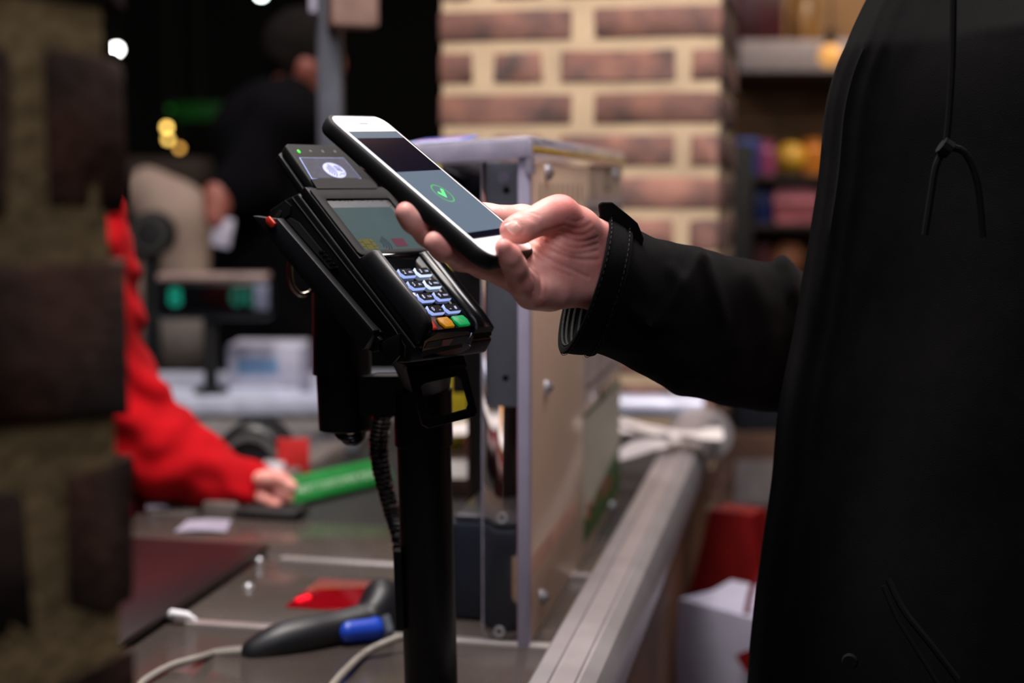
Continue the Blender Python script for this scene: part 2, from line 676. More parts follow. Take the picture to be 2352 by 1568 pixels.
# bolts on the worktop
for px, py in ((968 * .3827 + 200, 1100 + 655 * .3827), (1030 * .3827 + 200, 1100 + 495 * .3827)):
    P = lz(px, py)
    bm = bmesh.new()
    bmesh.ops.create_uvsphere(bm, u_segments=12, v_segments=8, radius=0.006)
    obj('bolt', bm, steel, C, LANE.M @ T(P.x, P.y, ZC))
P = lz(408, 1430)
bm = bmesh.new()
tube(bm, [(P.x - .012, P.y, ZC + .005), (P.x - .006, P.y, ZC + .009), (P.x + .010, P.y, ZC + .008), (P.x + .02, P.y, ZC + .004)], [.002, .0045, .004, .0015])
obj('hinge_cap', bm, white_pl, C, LANE.M)
# scanner window: red glass in the worktop
A, B_ = lz(655, 1395), lz(850, 1338)
bm = bmesh.new()
box(bm, A.x, A.x + .155, A.y, A.y + .105, ZC, ZC + .0016, 0.0006)
wn = obj('scanner_window', bm, mat('red_scanner_glass', (96, 8, 14), 0.08, emit=(220, 10, 30), es=0.22, var=0.3, vscale=14), C, LANE.M)
bm = bmesh.new()
P = lz(692, 1382)
tube(bm, [(P.x - .003, P.y - .004, ZC + .0018), (P.x + .004, P.y + .012, ZC + .0018)], .003)
obj('laser_glow', bm, mat('laser_red', (255, 20, 40), 0.4, emit=(255, 20, 40), es=1.3), wn, LANE.M)

# dark plate on the left of the counter
bm = bmesh.new()
zt = ZC + .012
p1, p2 = LANE.I @ onz(262, 1482, zt), LANE.I @ onz(622, 1250, zt)
xe = (p1.x + p2.x) / 2
prism(bm, [(xe, p1.y - .25), (xe, p2.y), (xe - .26, p2.y), (xe - .26, p1.y - .25)], zt - .007, zt, 0.002)
for yy in (p1.y - .2, p2.y - .04):
    box(bm, xe - .2, xe - .12, yy, yy + .03, ZC, zt - .006)
pl = obj('dark_glass_plate', bm, mat('dark_glass_red_sheen', (24, 10, 13), 0.35, var=0.1), None, LANE.M)  # red reflection of the jumper put into the plate's base colour
tag(pl, 'flat dark glossy plate with black edge lying on the counter beside the brick wall', 'plate')

# side guard rail: long aluminium extrusion
R0, R1 = LANE.I @ onz(1180, 1568, 0.945), LANE.I @ onz(1566, 960, 0.945)
rx = (R0.x + R1.x) / 2 + .002
R2 = LANE.I @ onz(1410, 1568, 0.925)
rw = R2.x - rx
y_far = (LANE.I @ onz(1600, 945, 0.945)).y
prof = [(0, -.03), (0, -.003), (.003, 0), (rw * .28, .0015), (rw * .30, -.0008), (rw * .33, -.0008), (rw * .35, .0015), (rw * .62, .001), (rw * .64, -.0012), (rw * .67, -.0012), (rw * .69, .0002),
        (rw * .86, -.006), (rw * .97, -.018), (rw, -.034), (rw * .98, -.05), (rw * .9, -.056), (rw * .86, -.05), (rw * .88, -.034), (rw * .8, -.018), (rw * .6, -.008), (.006, -.008), (.006, -.03)]
rail = empty('guard_rail', LANE.M @ T(rx, 1.7, 0), 'long curved aluminium guard rail running along the checkout edge', 'rail')
bm = bmesh.new()
loft(bm, [[(rx + x, y, .945 + z) for x, z in prof] for y in (.7, y_far)])
obj('extrusion', bm, ali, rail, LANE.M, 25)
for yy in (.9, 1.6, 2.2):
    bm = bmesh.new()
    box(bm, rx + .02, rx + .05, yy, yy + .03, ZC, .94, 0.002)
    obj('bracket', bm, post_black, rail, LANE.M)
bm = bmesh.new()
cc = [(rx + rw * .5 + .055 * math.cos(a), y_far, .905 + .045 * math.sin(a)) for a in np.linspace(0, 2 * PI, 20, endpoint=False)]
loft(bm, [cc, [(x, y + .02, z) for x, y, z in cc], [(rx + rw * .5 + (x - rx - rw * .5) * .7, y + .05, .905 + (z - .905) * .7) for x, y, z in cc]])
obj('end_cap', bm, ali, rail, LANE.M, 50)

# cross tube at the far end of the belt
bm = bmesh.new()
a0, a1 = at(1424, 932, 2.44), at(1615, 935, 2.42)
dirv = (a1 - a0).normalized()
tube(bm, [a0 - dirv * .25, a1], .021, 18)
for k in (-.2, .1):
    pp = a0 + dirv * k
    tube(bm, [(pp.x, pp.y, .895), (pp.x, pp.y, pp.z)], .008)
tag(obj('cross_tube', bm, mat('lilac_tube', (186, 188, 208), 0.35, 0.2), None), 'pale lilac tube crossing behind the belt near the pillar foot', 'tube')

# ------------------------------------------------------------------ screen box beside the belt
PB = LANE.I @ onz(1214, 1482, ZC)
bx, by = PB.x, PB.y            # front right corner
ztop = (at(1228, 372, LANE.w(bx, by, 0).y)).z
far = LANE.hit(1424, 700, 0, bx).y
CAB = empty('till_screen', LANE.M @ T(bx, by, ZC), 'tall beige side screen with clear acrylic cover and screws beside the rail', 'screen')
bm = bmesh.new()
box(bm, bx - .004, bx + .001, by + .002, far, ZC, ztop, 0.001)
panel = obj('beige_panel', bm, beige, CAB, LANE.M)
bm = bmesh.new()
box(bm, bx - .0085, bx + .0025, by - .010, by + .0015, ZC, ztop + .006, 0.001)
obj('edge_strip', bm, mat('lit_edge_lilac', (160, 154, 174), 0.35, var=0.05), CAB, LANE.M)  # lavender light on the clear panel's edge put into this colour
# grey metal flange with holes
yw = LANE.w(bx, by, 0).y
gl = LANE.hit(1115, 600, 1, by).x
gz0, gz1 = LANE.hit(1160, 935, 1, by).z, LANE.hit(1160, 376, 1, by).z
grey_pl = mat('grey_flange', (118, 122, 130), 0.45, 0.2, var=0.08, vscale=6)
bm = bmesh.new()
box(bm, gl, bx - .009, by + .004, by + .007, gz0, gz1, 0.0008)
box(bm, gl, gl + .003, by + .004, by + .05, gz0, gz1, 0.0008)
flange = obj('metal_flange', bm, grey_pl, CAB, LANE.M)
for px, py, r, mm, nm in ((1157, 409, .0048, acryl_edge, 'clear_rivet'), (1163, 438, .0032, void_black, 'hole'), (1161, 868, .0028, void_black, 'hole')):
    h = LANE.hit(px, py, 1, by + .004)
    bm = bmesh.new()
    tube(bm, [(h.x, by + .0045, h.z), (h.x, by + (.0035 if nm == 'hole' else .001), h.z)], r, 16)
    obj(nm, bm, mm, flange, LANE.M)
# clear front sheet with rounded foot
sl = LANE.hit(1110, 1300, 1, by - .001).x
zb = ZC + .002
sheet = [(bx - .010, ztop)] + [(sl, ztop)] + [(sl + .012 - .012 * math.cos(a), zb + .012 - .012 * math.sin(a)) for a in np.linspace(0, PI / 2, 6)] + [(bx - .010, zb)]
Ms = LANE.M @ Matrix(((1, 0, 0, 0), (0, 0, -1, by), (0, 1, 0, 0), (0, 0, 0, 1)))
bm = bmesh.new()
prism(bm, sheet[::-1], 0.0, 0.003, 0.0003)
obj('clear_sheet', bm, acryl, CAB, Ms)
bm = bmesh.new()
tube(bm, [(x - .0003, y, .0015) for x, y in sheet[1:-1]] + [(bx - .012, zb, .0015)], .0009, 6)
obj('sheet_edge_highlight', bm, acryl_edge, CAB, Ms)  # thin pale tube stands for the highlight along the sheet
for px, py in ((1153, 1188), (1147, 1449)):
    h = LANE.hit(px, py, 1, by - .003)
    bm = bmesh.new()
    o_ = [(h.x + .0052 * math.cos(a), h.z + .0052 * math.sin(a)) for a in np.linspace(0, 2 * PI, 16, endpoint=False)]
    i_ = [(h.x + .0026 * math.cos(a), h.z + .0026 * math.sin(a)) for a in np.linspace(0, 2 * PI, 16, endpoint=False)]
    ring_prism(bm, o_, i_, 0.003, 0.005)
    obj('washer', bm, steel, CAB, Ms)
for px, py in ((1257, 396), (1411, 402), (1255, 890), (1403, 1163), (1245, 1371)):
    h = LANE.hit(px, py, 0, bx + .002)
    bm = bmesh.new()
    tube(bm, [(bx + .0, h.y, h.z), (bx + .004, h.y, h.z), (bx + .0065, h.y, h.z), (bx + .008, h.y, h.z)], [.0075, .0075, .0055, .002], 16)
    sc = obj('screw', bm, steel, CAB, LANE.M)
    bm = bmesh.new()
    box(bm, bx + .0072, bx + .0084, h.y - .004, h.y + .004, h.z - .0007, h.z + .0007)
    obj('slot', bm, void_black, sc, LANE.M)
# clear lid on top, overhanging to the left
fl = LANE.I @ at(925, 345, 1.42)
LIDM = LANE.M @ T(bx, 0, ztop) @ Matrix.Rotation(math.radians(-3.6), 4, 'Y') @ T(-bx, 0, -ztop)
bm = bmesh.new()
lt = 0.014
lid = [(bx + .004, by - .012), (bx + .004, far + .01), (fl.x, far + .01), (fl.x, by - .012)]
prism(bm, lid, ztop + .009, ztop + .009 + lt, 0.002)
box(bm, bx - .002, bx + .006, by - .014, by - .002, ztop - .012, ztop + .02, 0.003)
obj('clear_lid', bm, mat('lid_acrylic', (226, 222, 234), 0.12, trans=0.75, ior=1.35, var=0.0), CAB, LIDM)
bm = bmesh.new()
box(bm, bx + .0045, bx + .006, by - .01, far + .008, ztop + .008, ztop + .0135, 0.0005)
obj('lid_edge_glow', bm, mat('edge_glow_yellow', (226, 190, 90), 0.25, trans=.3), CAB, LANE.M)  # glow along the lid put into a yellow strip that emits nothing
bm = bmesh.new()
box(bm, fl.x, bx + .004, by - .0145, by - .0125, ztop + .004, ztop + .02, 0.0006)
obj('lid_lip', bm, acryl_edge, CAB, LIDM)

# notices taped to the beige panel
XP = bx + .0012


def on_panel(px, py):
    h = LANE.hit(px, py, 0, XP)
    return h.y, h.z


MP = LANE.M @ Matrix(((0, 0, 1, XP), (1, 0, 0, 0), (0, 1, 0, 0), (0, 0, 0, 1)))   # x -> lane y, y -> z, z -> out of the panel


def sheet_on(name, quad, m, parent=None, lift=0.0, th=0.0005):
    bm = bmesh.new()
    prism(bm, quad, lift, lift + th)
    return obj(name, bm, m, parent, MP)


yL, yR = on_panel(1343, 600)[0], far - .004
zt1, zb1 = on_panel(1347, 455)[1], on_panel(1343, 920)[1]
n1 = sheet_on('notice', [(yL, zt1), (yL, zb1), (yR, zb1), (yR, zt1)], mat('grey_notice', (196, 180, 172), 0.5), None, 0, .0006)
tag(n1, 'pale framed notice with ring drawing on the beige screen behind the sleeve', 'notice')
bm = bmesh.new()
ym, zm = (yL + yR) / 2, (zt1 + zb1) / 2
ring_prism(bm, rrect(ym, zm, yR - yL - .02, zt1 - zb1 - .02, .004), rrect(ym, zm, yR - yL - .032, zt1 - zb1 - .032, .004), .0006, .0009)
obj('printed_border', bm, mat('notice_print', (140, 118, 110), 0.6), n1, MP)
bm = bmesh.new()
rr = .045
zr = on_panel(1380, 835)[1]
ring_prism(bm, [(ym + rr * math.cos(a), zr + rr * 1.1 * math.sin(a)) for a in np.linspace(0, 2 * PI, 24, endpoint=False)], [(ym + .036 * math.cos(a), zr + .040 * math.sin(a)) for a in np.linspace(0, 2 * PI, 24, endpoint=False)], .0006, .0009)
obj('printed_ring', bm, MATS['notice_print'], n1, MP)
zt2, zb2 = on_panel(1343, 955)[1], on_panel(1343, 1245)[1]
n2 = sheet_on('poster', [(yL, zt2), (yL, zb2), (yR, zb2 - .0), (yR, zt2)], mat('pale_poster', (186, 178, 160), 0.5, var=0.06), None, 0, .0006)
tag(n2, 'pale poster with green foot and red flowers on the beige screen', 'poster')
zg = on_panel(1343, 1190)[1]
o = sheet_on('green_band', [(yL, zg), (yL, zb2), (yR, zb2), (yR, zg + .035)], mat('leaf_green', (74, 104, 52), 0.5, var=0.2, vscale=60), n2, .0006, .0003)
sheet_on('green_line', [(yL, zt2 + .002), (yL, zt2 - .002), (yR, zt2 - .002), (yR, zt2 + .002)], MATS['leaf_green'], n2, .0006, .0003)
for k, (px, py, r) in enumerate(((1350, 1172, .012), (1366, 1150, .006), (1386, 1120, .013), (1398, 1108, .009))):
    yy, zz = on_panel(px, py)
    sheet_on('flower', [(yy + r * (1 + .25 * math.cos(5 * a)) * math.cos(a), zz + r * (1 + .25 * math.cos(5 * a)) * math.sin(a)) for a in np.linspace(0, 2 * PI, 30, endpoint=False)], mat('flower_red', (176, 84, 74), 0.6), n2, .0009, .0003)
# till number label and engraved tick marks
yy, zz = on_panel(1352, 378)
yy2, zz2 = on_panel(1424, 448)
n3 = sheet_on('till_label', [(yy, zz), (yy, zz2), (far - .004, zz2), (far - .004, zz)], mat('tan_label', (206, 180, 158), 0.5), None, 0, .0006)
tag(n3, 'tan till number label reading 12 at the top of the beige screen', 'label')
text('lettering', '12', .038, mat('label_print', (84, 66, 58), 0.6), n3, MP @ T((yy + far) / 2 + .0, (zz + zz2) / 2, .0009), .0002, 1.15, .0008)
for k in range(9):
    y_, z_ = on_panel(1241 + 11.5 * k, 443)
    bm = bmesh.new()
    box(bm, XP, XP + .0003, y_ - .002, y_ + .002, z_ - .009, z_ + .009)
    obj('tick_mark', bm, MATS['label_print'], CAB, LANE.M)
yy, zz = on_panel(1216, 1290)
sheet_on('pink_patch', [(by + .004, on_panel(1216, 1285)[1]), (by + .004, on_panel(1216, 1330)[1]), (by + .26, on_panel(1216, 1330)[1]), (by + .26, on_panel(1216, 1285)[1])], mat('patch_pink', (196, 148, 126), 0.4), CAB, 0.0, .0003)  # pinker band across the lower panel

# objects on the counter behind the clear sheet
navy = mat('navy_plastic', (26, 32, 44), 0.45, var=0.15)
b0 = LANE.I @ onz(1042, 1478, ZC)
xa, xb = LANE.hit(1030, 1400, 1, by + .06).x, LANE.hit(1200, 1400, 1, by + .06).x
ztn = LANE.hit(1100, 1200, 1, by + .06).z
BX = empty('black_cash_unit', LANE.M @ T((xa + xb) / 2, by + .12, ZC), 'navy black box unit standing behind the clear sheet', 'box')
bm = bmesh.new()
box(bm, xa, xb - .004, by + .06, by + .20, ZC, ztn, 0.008)
obj('body', bm, navy, BX, LANE.M)
bm = bmesh.new()
box(bm, xa + .004, xb - .008, by + .065, by + .195, ztn, ztn + .006, 0.003)
obj('lid', bm, mat('grey_lid', (60, 60, 66), 0.3), BX, LANE.M)
bm = bmesh.new()
h0, h1 = LANE.hit(1163, 1262, 1, by + .056), LANE.hit(1189, 1385, 1, by + .056)
prism(bm, [(h0.x, h1.z + .01), (h0.x + .006, h1.z - .003), (h1.x, h1.z + .012), (h1.x - .001, h0.z - .006), (h1.x - .004, h0.z), (h0.x, h0.z - .002)], 0, .001)
Mq = LANE.M @ Matrix(((1, 0, 0, 0), (0, 0, -1, by + .0595), (0, 1, 0, 0), (0, 0, 0, 1)))
obj('painted_reflection', bm, mat('painted_reflection', (176, 142, 116), 0.7), BX, Mq)  # orange-beige reflection streak painted as a flat tan piece
# black angled receipt printer on a post, behind the flange
m0 = at(1062, 480, 1.55)
PR = empty('small_black_monitor', T(m0.x, m0.y, ZC), 'small black angular monitor on a post behind the grey flange', 'monitor')
bm = bmesh.new()
Mr = T(*m0) @ Matrix.Rotation(math.radians(-28), 4, 'Z') @ Matrix.Rotation(math.radians(18), 4, 'Y')
box(bm, -.03, .05, -.02, .02, -.045, .05, 0.004)
o = obj('housing', bm, matt_black, PR, Mr)
bm = bmesh.new()
box(bm, -.026, .046, -.0215, -.0195, -.038, .044, 0.001)
obj('screen', bm, gloss_black, PR, Mr)
bm = bmesh.new()
box(bm, -.012, .05, -.015, .015, -.20, -.03, 0.003, M=T(*m0))
tube(bm, [m0 + Vector((.02, 0, -.1)), (m0.x + .02, m0.y, ZC)], .016)
obj('post', bm, matt_black, PR)

# ------------------------------------------------------------------ card terminal (pose recovered from the picture; real size 8 x 18 cm)
a_ = math.radians(50.7)
tu = Vector((math.cos(a_), math.sin(a_), 0))
tv = Vector((.5742, -.4699, -.6704))
tn = tu.cross(tv)
TF = Frame((-.08213, .99438, 1.26079), tu, -tv, -tn)
mm = .001
TERM = empty('card_terminal', TF.M, 'black handheld card terminal with lit number keys tilted on a black post', 'card terminal')


def Mprof(fr, x0):        # profile plane (y,z) extruded along +x
    return fr.M @ Matrix(((0, 0, 1, x0), (1, 0, 0, 0), (0, 1, 0, 0), (0, 0, 0, 1)))


def sc(L, k=mm):
    return [tuple(v * k for v in p) for p in L]


bm = bmesh.new()
prism(bm, sc([(90, -1), (88, 0.5), (-50, 0.5), (-57, -1), (-62, -7), (90, -7)]), 0, 80 * mm, 0.0022, 3)
obj('front_shell', bm, black_plastic, TERM, Mprof(TF, -23 * mm))
bm = bmesh.new()
prism(bm, sc([(91, -7.8), (98, -20), (106, -38), (104, -43), (92, -42), (-30, -30), (-58, -28), (-65.5, -20), (-63.5, -7.8)]), 0, 80.6 * mm, 0.002, 3)
obj('rear_shell', bm, black_plastic, TERM, Mprof(TF, -23.3 * mm))
bm = bmesh.new()
prism(bm, sc([(84, -2), (84, -30), (-55, -24), (-58, -6)]), 0, 76 * mm)
obj('seam_gasket', bm, void_black, TERM, Mprof(TF, -21.5 * mm))
# second seam along the left side
bm = bmesh.new()
tube(bm, sc([(-23.4, 93, -14), (-23.6, 60, -13.5), (-23.6, -40, -12), (-23.6, -56, -14), (-23.6, -61, -20)]), .0006, 6)
obj('side_seam', bm, bezel_gray, TERM, TF.M)
# left privacy guard with its end face running down to the card slot
bm = bmesh.new()
prof = sc([(-23, -5), (-23, 3), (-20.5, 10), (-18, 12.6), (-15.6, 12.6), (-14.2, 11), (-13.6, -3)])
L_ = []
for y, top in ((15, .35), (13, .8), (10, 1), (-49, 1), (-55, .93), (-59, .72), (-62, .25)):
    L_.append([(x, y * mm, z * top if z > 0 else z) for x, z in prof])
loft(bm, L_)
obj('key_guard', bm, mat('guard_plastic', (14, 15, 19), 0.34, var=0.06, bump=0.1, bscale=2600, dist=0.0003), TERM, TF.M, 40)
# glossy right guard
bm = bmesh.new()
prof = sc([(34.5, -4), (35, 1), (38, 4.6), (42, 6), (50, 5.4), (54.5, 2), (56.5, -4)])
loft(bm, [[(x, y * mm, z * t if z > 0 else z) for x, z in prof] for y, t in ((17, .2), (14, 1), (-47, 1), (-54, .9), (-60, .4))])
obj('side_guard', bm, mat('guard_gloss', (5, 6, 8), 0.2, spec=.25, var=.05), TERM, TF.M, 40)
bm = bmesh.new()
box(bm, -14 * mm, 35.5 * mm, -57 * mm, 17 * mm, 0, 1.1 * mm, 0.0003)
obj('keypad_deck', bm, gloss_black, TERM, TF.M)
# display surround, glass and picture
bm = bmesh.new()
ring_prism(bm, rrect(17.0 * mm, 51 * mm, 79 * mm, 69 * mm, 4 * mm), rrect(18 * mm, 47.5 * mm, 65 * mm, 53 * mm, 2 * mm), 0, 2.2 * mm, b=0.0006)
obj('display_surround', bm, bezel_gray, TERM, TF.M)
bm = bmesh.new()
box(bm, -16 * mm, 52 * mm, 19 * mm, 76 * mm, .2 * mm, .7 * mm)
GL = obj('display_glass', bm, mat('dusty_dark_glass', (30, 30, 30), 0.3, var=0.3, vscale=150, rvar=0.15), TERM, TF.M)
bm = bmesh.new()
box(bm, -14 * mm, 46 * mm, 21 * mm, 66 * mm, .7 * mm, .8 * mm)
lcdm = mat('lcd_teal', (20, 26, 27), 0.5, emit=(94, 130, 134), es=0.30, var=0.2, vscale=60, spec=0.08)
LCD = obj('lcd', bm, lcdm, TERM, TF.M)
bm = bmesh.new()
box(bm, -14 * mm, 46 * mm, 66 * mm, 72 * mm, .7 * mm, .8 * mm)
obj('lcd_dark_strip', bm, mat('lcd_strip', (34, 36, 38), 0.4, var=0.3, vscale=200), LCD, TF.M)


def tq(px, py, z=.0008):
    h = TF.hit(px, py, 2, z)
    return h.x, h.y


def flat(name, pts, z, th, m, parent, fr):
    bm = bmesh.new()
    c = sum((a[0] * b[1] - b[0] * a[1]) for a, b in zip(pts, pts[1:] + pts[:1]))
    prism(bm, pts if c > 0 else pts[::-1], z, z + th)
    return obj(name, bm, m, parent, fr.M)


def arc_band(cx, cy, r, w, a0, a1, n=12, sx=1.0):
    o = [(cx + sx * r * math.cos(a), cy + r * math.sin(a)) for a in np.linspace(a0, a1, n)]
    i = [(cx + sx * (r - w) * math.cos(a), cy + (r - w) * math.sin(a)) for a in np.linspace(a1, a0, n)]
    return o + i


# icons along the foot of the display: chip, waves, card
flat('chip_icon', rrect(-5.0 * mm, 28 * mm, 14 * mm, 10.5 * mm, 2 * mm), .0008, .0001, mat('icon_olive', (60, 58, 14), 0.6, spec=.1, emit=(120, 110, 30), es=0.22), LCD, TF)
bm = bmesh.new()
for (x0, y0, x1, y1) in ((-12, 30.5, -8.5, 30.5), (-12, 26, -8.5, 26), (-1.5, 30.5, 2, 30.5), (-1.5, 26, 2, 26), (-8.5, 33, -8.5, 23), (-1.5, 33, -1.5, 23), (-8.5, 28.2, -1.5, 28.2)):
    tube(bm, sc([(x0, y0, .95), (x1, y1, .95)]), .00022, 4)
obj('chip_lines', bm, mat('icon_line', (34, 34, 20), 0.6), LCD, TF.M)
for k in range(4):
    flat('wave_icon', arc_band(5 * mm, 27.8 * mm, (4.6 + 2.2 * k) * mm, .8 * mm, -.75, .75), .0008, .0001, mat('icon_navy', (12, 20, 36), 0.6, spec=.1), LCD, TF)
flat('card_icon', rrect(27 * mm, 28.6 * mm, 12.5 * mm, 8.5 * mm, .6 * mm), .0008, .0001, mat('icon_plum', (54, 22, 34), 0.6, spec=.1, emit=(120, 50, 76), es=0.22), LCD, TF)

# lit number keys
key_glow = mat('key_light', (120, 130, 160), 0.45, emit=(168, 188, 255), es=0.85, var=0.04)
key_glow_hot = mat('key_light_bright', (150, 160, 180), 0.45, emit=(205, 222, 255), es=1.1, var=0.03)
key_glow_low = mat('key_light_low', (90, 104, 150), 0.45, emit=(80, 96, 160), es=0.35, var=0.03)
key_cap = mat('key_cap_black', (3, 3, 3), 0.3, var=0.05, spec=0.08)
legend = mat('key_legend', (190, 200, 235), 0.5, emit=(200, 212, 255), es=0.8)
keys = {(0, 0): ('1', ''), (1, 0): ('2', 'ABC'), (2, 0): ('3', 'DEF'), (0, 1): ('4', 'GHI'), (1, 1): ('5', 'JKL'), (2, 1): ('6', 'MNO'),
        (0, 2): ('7', 'PQRS'), (1, 2): ('8', 'TUV'), (2, 2): ('9', 'WXY'), (0, 3): ('*', ''), (1, 3): ('0', '\u02fd'), (2, 3): ('.,', '#')}


def key_outline(x, y, w, h):
    c = .0013
    return [(x + c * .6, y), (x + w - c * 1.4, y), (x + w, y - h * .45), (x + w - c * .8, y - h), (x + c * 1.6, y - h), (x, y - h * .5)]


for (i, j), (d, s) in keys.items():
    w = 14.9 * mm if i else 11 * mm
    x = (0 if i else -12.6 * mm) + (i - 1 if i else 0) * 16.74 * mm
    y = -j * 12.14 * mm
    bm = bmesh.new()
    prism(bm, key_outline(x, y, w, 7.6 * mm), 1.0 * mm, 3.5 * mm, 0.0005)
    K = obj('number_key', bm, key_glow_hot if i == 2 and j < 2 else key_glow, TERM, TF.M)
    o = key_outline(x + .5 * mm, y - .45 * mm, w - 1.0 * mm, 6.7 * mm)
    bm = bmesh.new()
    prism(bm, o, 3.45 * mm, 3.75 * mm)
    obj('key_cap', bm, key_cap, K, TF.M)
    if i:
        text('digit', d, 4.9 * mm, legend, K, TF.M @ T(x + w * .3, y - 3.7 * mm, 3.8 * mm), .00004, .85, -.00008)
        if s:
            text('letters', '\u2423' if d == '0' else s, (2.5 if d != '.,' else 4.5) * mm, legend, K, TF.M @ T(x + w * .70, y - 4.0 * mm, 3.8 * mm), .00003, .85, -.00004)
for nm, x, w, m_ in (('clear_key', 2.6, 12.6, mat('amber_key', (150, 100, 6), 0.4, spec=.2, emit=(220, 150, 0), es=0.18)), ('enter_key', 17.2, 14.4, mat('green_key', (0, 110, 60), 0.4, spec=.2, emit=(0, 190, 96), es=0.28)),
                     ('cancel_key', -12, 9.0, mat('red_key', (130, 24, 12), 0.35, emit=(220, 50, 20), es=0.2))):
    bm = bmesh.new()
    prism(bm, key_outline(x * mm, -47.2 * mm, w * mm, 9.6 * mm), 1.0 * mm, 3.0 * mm, 0.0009, 3)
    K = obj(nm, bm, m_, TERM, TF.M)
    cx_, cy_ = (x + w / 2) * mm, -52.2 * mm
    if nm != 'cancel_key':
        o_ = arc_band(cx_, cy_, 2.6 * mm, .5 * mm, .8 if nm[:2] == 'cl' else 0.01, 5.4 if nm[:2] == 'cl' else 6.27, 20, .8)
        flat('embossed_ring', o_, 3.0 * mm, .12 * mm, m_, K, TF)
# reflections-bearing ledge between display and keys
bm = bmesh.new()
prism(bm, sc([(-13.5, 17.5), (35, 18.5), (47, 19), (44, 14.5), (-13, 14)])[::-1], 1.0 * mm, 2.2 * mm, 0.0003)
obj('key_ledge', bm, gloss_black, TERM, TF.M)

# contactless reader head above the display
rd = sc([(-13, 132), (-9, 134.5), (40, 134.5), (45, 131), (51, 90), (48.5, 86.5), (-12, 85), (-15.5, 89)])
bm = bmesh.new()
prism(bm, rd[::-1], -6 * mm, 1.6 * mm, 0.0016, 3)
RDR = obj('reader_head', bm, bezel_gray, TERM, TF.M)
bm = bmesh.new()
prism(bm, [(x * 1.0 + (x - .018) * .05, y) for x, y in rd][::-1], -13 * mm, -6.6 * mm, 0.0014, 2)
obj('reader_back', bm, black_plastic, TERM, TF.M)
wq = [tq(*p, .0018) for p in ((687.5, 361.5), (789, 362.5), (830, 410.5), (716.5, 410.5))]
ctr = (sum(p[0] for p in wq) / 4, sum(p[1] for p in wq) / 4)
grow = lambda k, kk=None: [(ctr[0] + (x - ctr[0]) * k, ctr[1] + (y - ctr[1]) * (kk or k)) for x, y in wq]
flat('window_glow', grow(1.0), .0015, .0003, mat('reader_rim_light', (150, 165, 220), 0.4, emit=(165, 185, 255), es=0.5), RDR, TF)
flat('reader_window', grow(.975, .955), .0018, .0003, mat('reader_window_glass', (30, 30, 42), 0.45, spec=.25, emit=(60, 66, 116), es=0.2, var=0.42, vscale=160, rvar=.1), RDR, TF)
flat('reader_lip', [tq(*p, .0024) for p in ((714, 412), (745, 409.5), (790, 409), (828, 411), (850, 414), (867, 429), (864, 433), (728, 433.5))], .0016, .0012, bezel_gray, RDR, TF)
# contactless symbol: pale oval with four waves and a hand holding a card
pale = mat('symbol_pale', (150, 156, 196), 0.5, emit=(160, 168, 220), es=0.42)
ink = mat('symbol_ink', (30, 32, 54), 0.5)
sx_, sy_ = tq(768, 391, .0021)
circ = [(sx_ + 10.2 * mm * math.cos(a), sy_ + 8.3 * mm * math.sin(a)) for a in np.linspace(0, 2 * PI, 32, endpoint=False)]
SYM = flat('contactless_symbol', circ, .0021, .0001, pale, RDR, TF)
for k in range(4):
    flat('wave', arc_band(sx_ - 8.5 * mm, sy_ - .2 * mm, (3.6 + 1.9 * k) * mm, .7 * mm, -.85, .85, 10), .0022, .0001, ink, SYM, TF)
bm = bmesh.new()
for L_ in ([(2.5, 4.5), (7, 3.5), (7.6, -1), (3.2, 0), (2.5, 4.5)], [(1, -6), (4.5, -3.6), (7, -4.6), (8.6, -2)], [(3, 1.2), (6.5, .6), (4, 3)]):
    tube(bm, [(sx_ + x * mm, sy_ + y * mm, .0023) for x, y in L_], .0002, 4)
obj('hand_line', bm, ink, SYM, TF.M)
for k, px in enumerate((686.5, 714, 742, 770)):
    x, y = tq(px, 347.5 + k * .3, .0018)
    bm = bmesh.new()
    bmesh.ops.create_uvsphere(bm, u_segments=10, v_segments=6, radius=.0014 if k == 0 else .0013)
    bmesh.ops.transform(bm, matrix=Matrix.Diagonal((.8, 1.3, .35, 1)), verts=bm.verts)
    obj('status_light', bm, mat('led_green', (40, 220, 30), 0.3, emit=(50, 240, 40), es=1.3) if k == 0 else mat('led_off', (84, 82, 80), 0.3), RDR, TF.M @ T(x, y, .0017))

# left side: port panel, red lever, recess with vents
SX = -.0233


def sq(px, py, x=SX):
    h = TF.hit(px, py, 0, x)
    return h.y, h.z


MS = TF.M @ Matrix(((0, 0, -1, SX), (1, 0, 0, 0), (0, 1, 0, 0), (0, 0, 0, 1)))     # (y,z) plane, outward is -x; left-handed plane fixed by recalc


def side_flat(name, pxs, th, m, parent, x=SX, b=0.0):
    pts = [sq(*p, x) for p in pxs]
    bm = bmesh.new()
    prism(bm, pts, 0, th, b)
    M = TF.M @ Matrix(((0, 0, 1, x - th), (1, 0, 0, 0), (0, 1, 0, 0), (0, 0, 0, 1)))
    return obj(name, bm, m, parent, M)


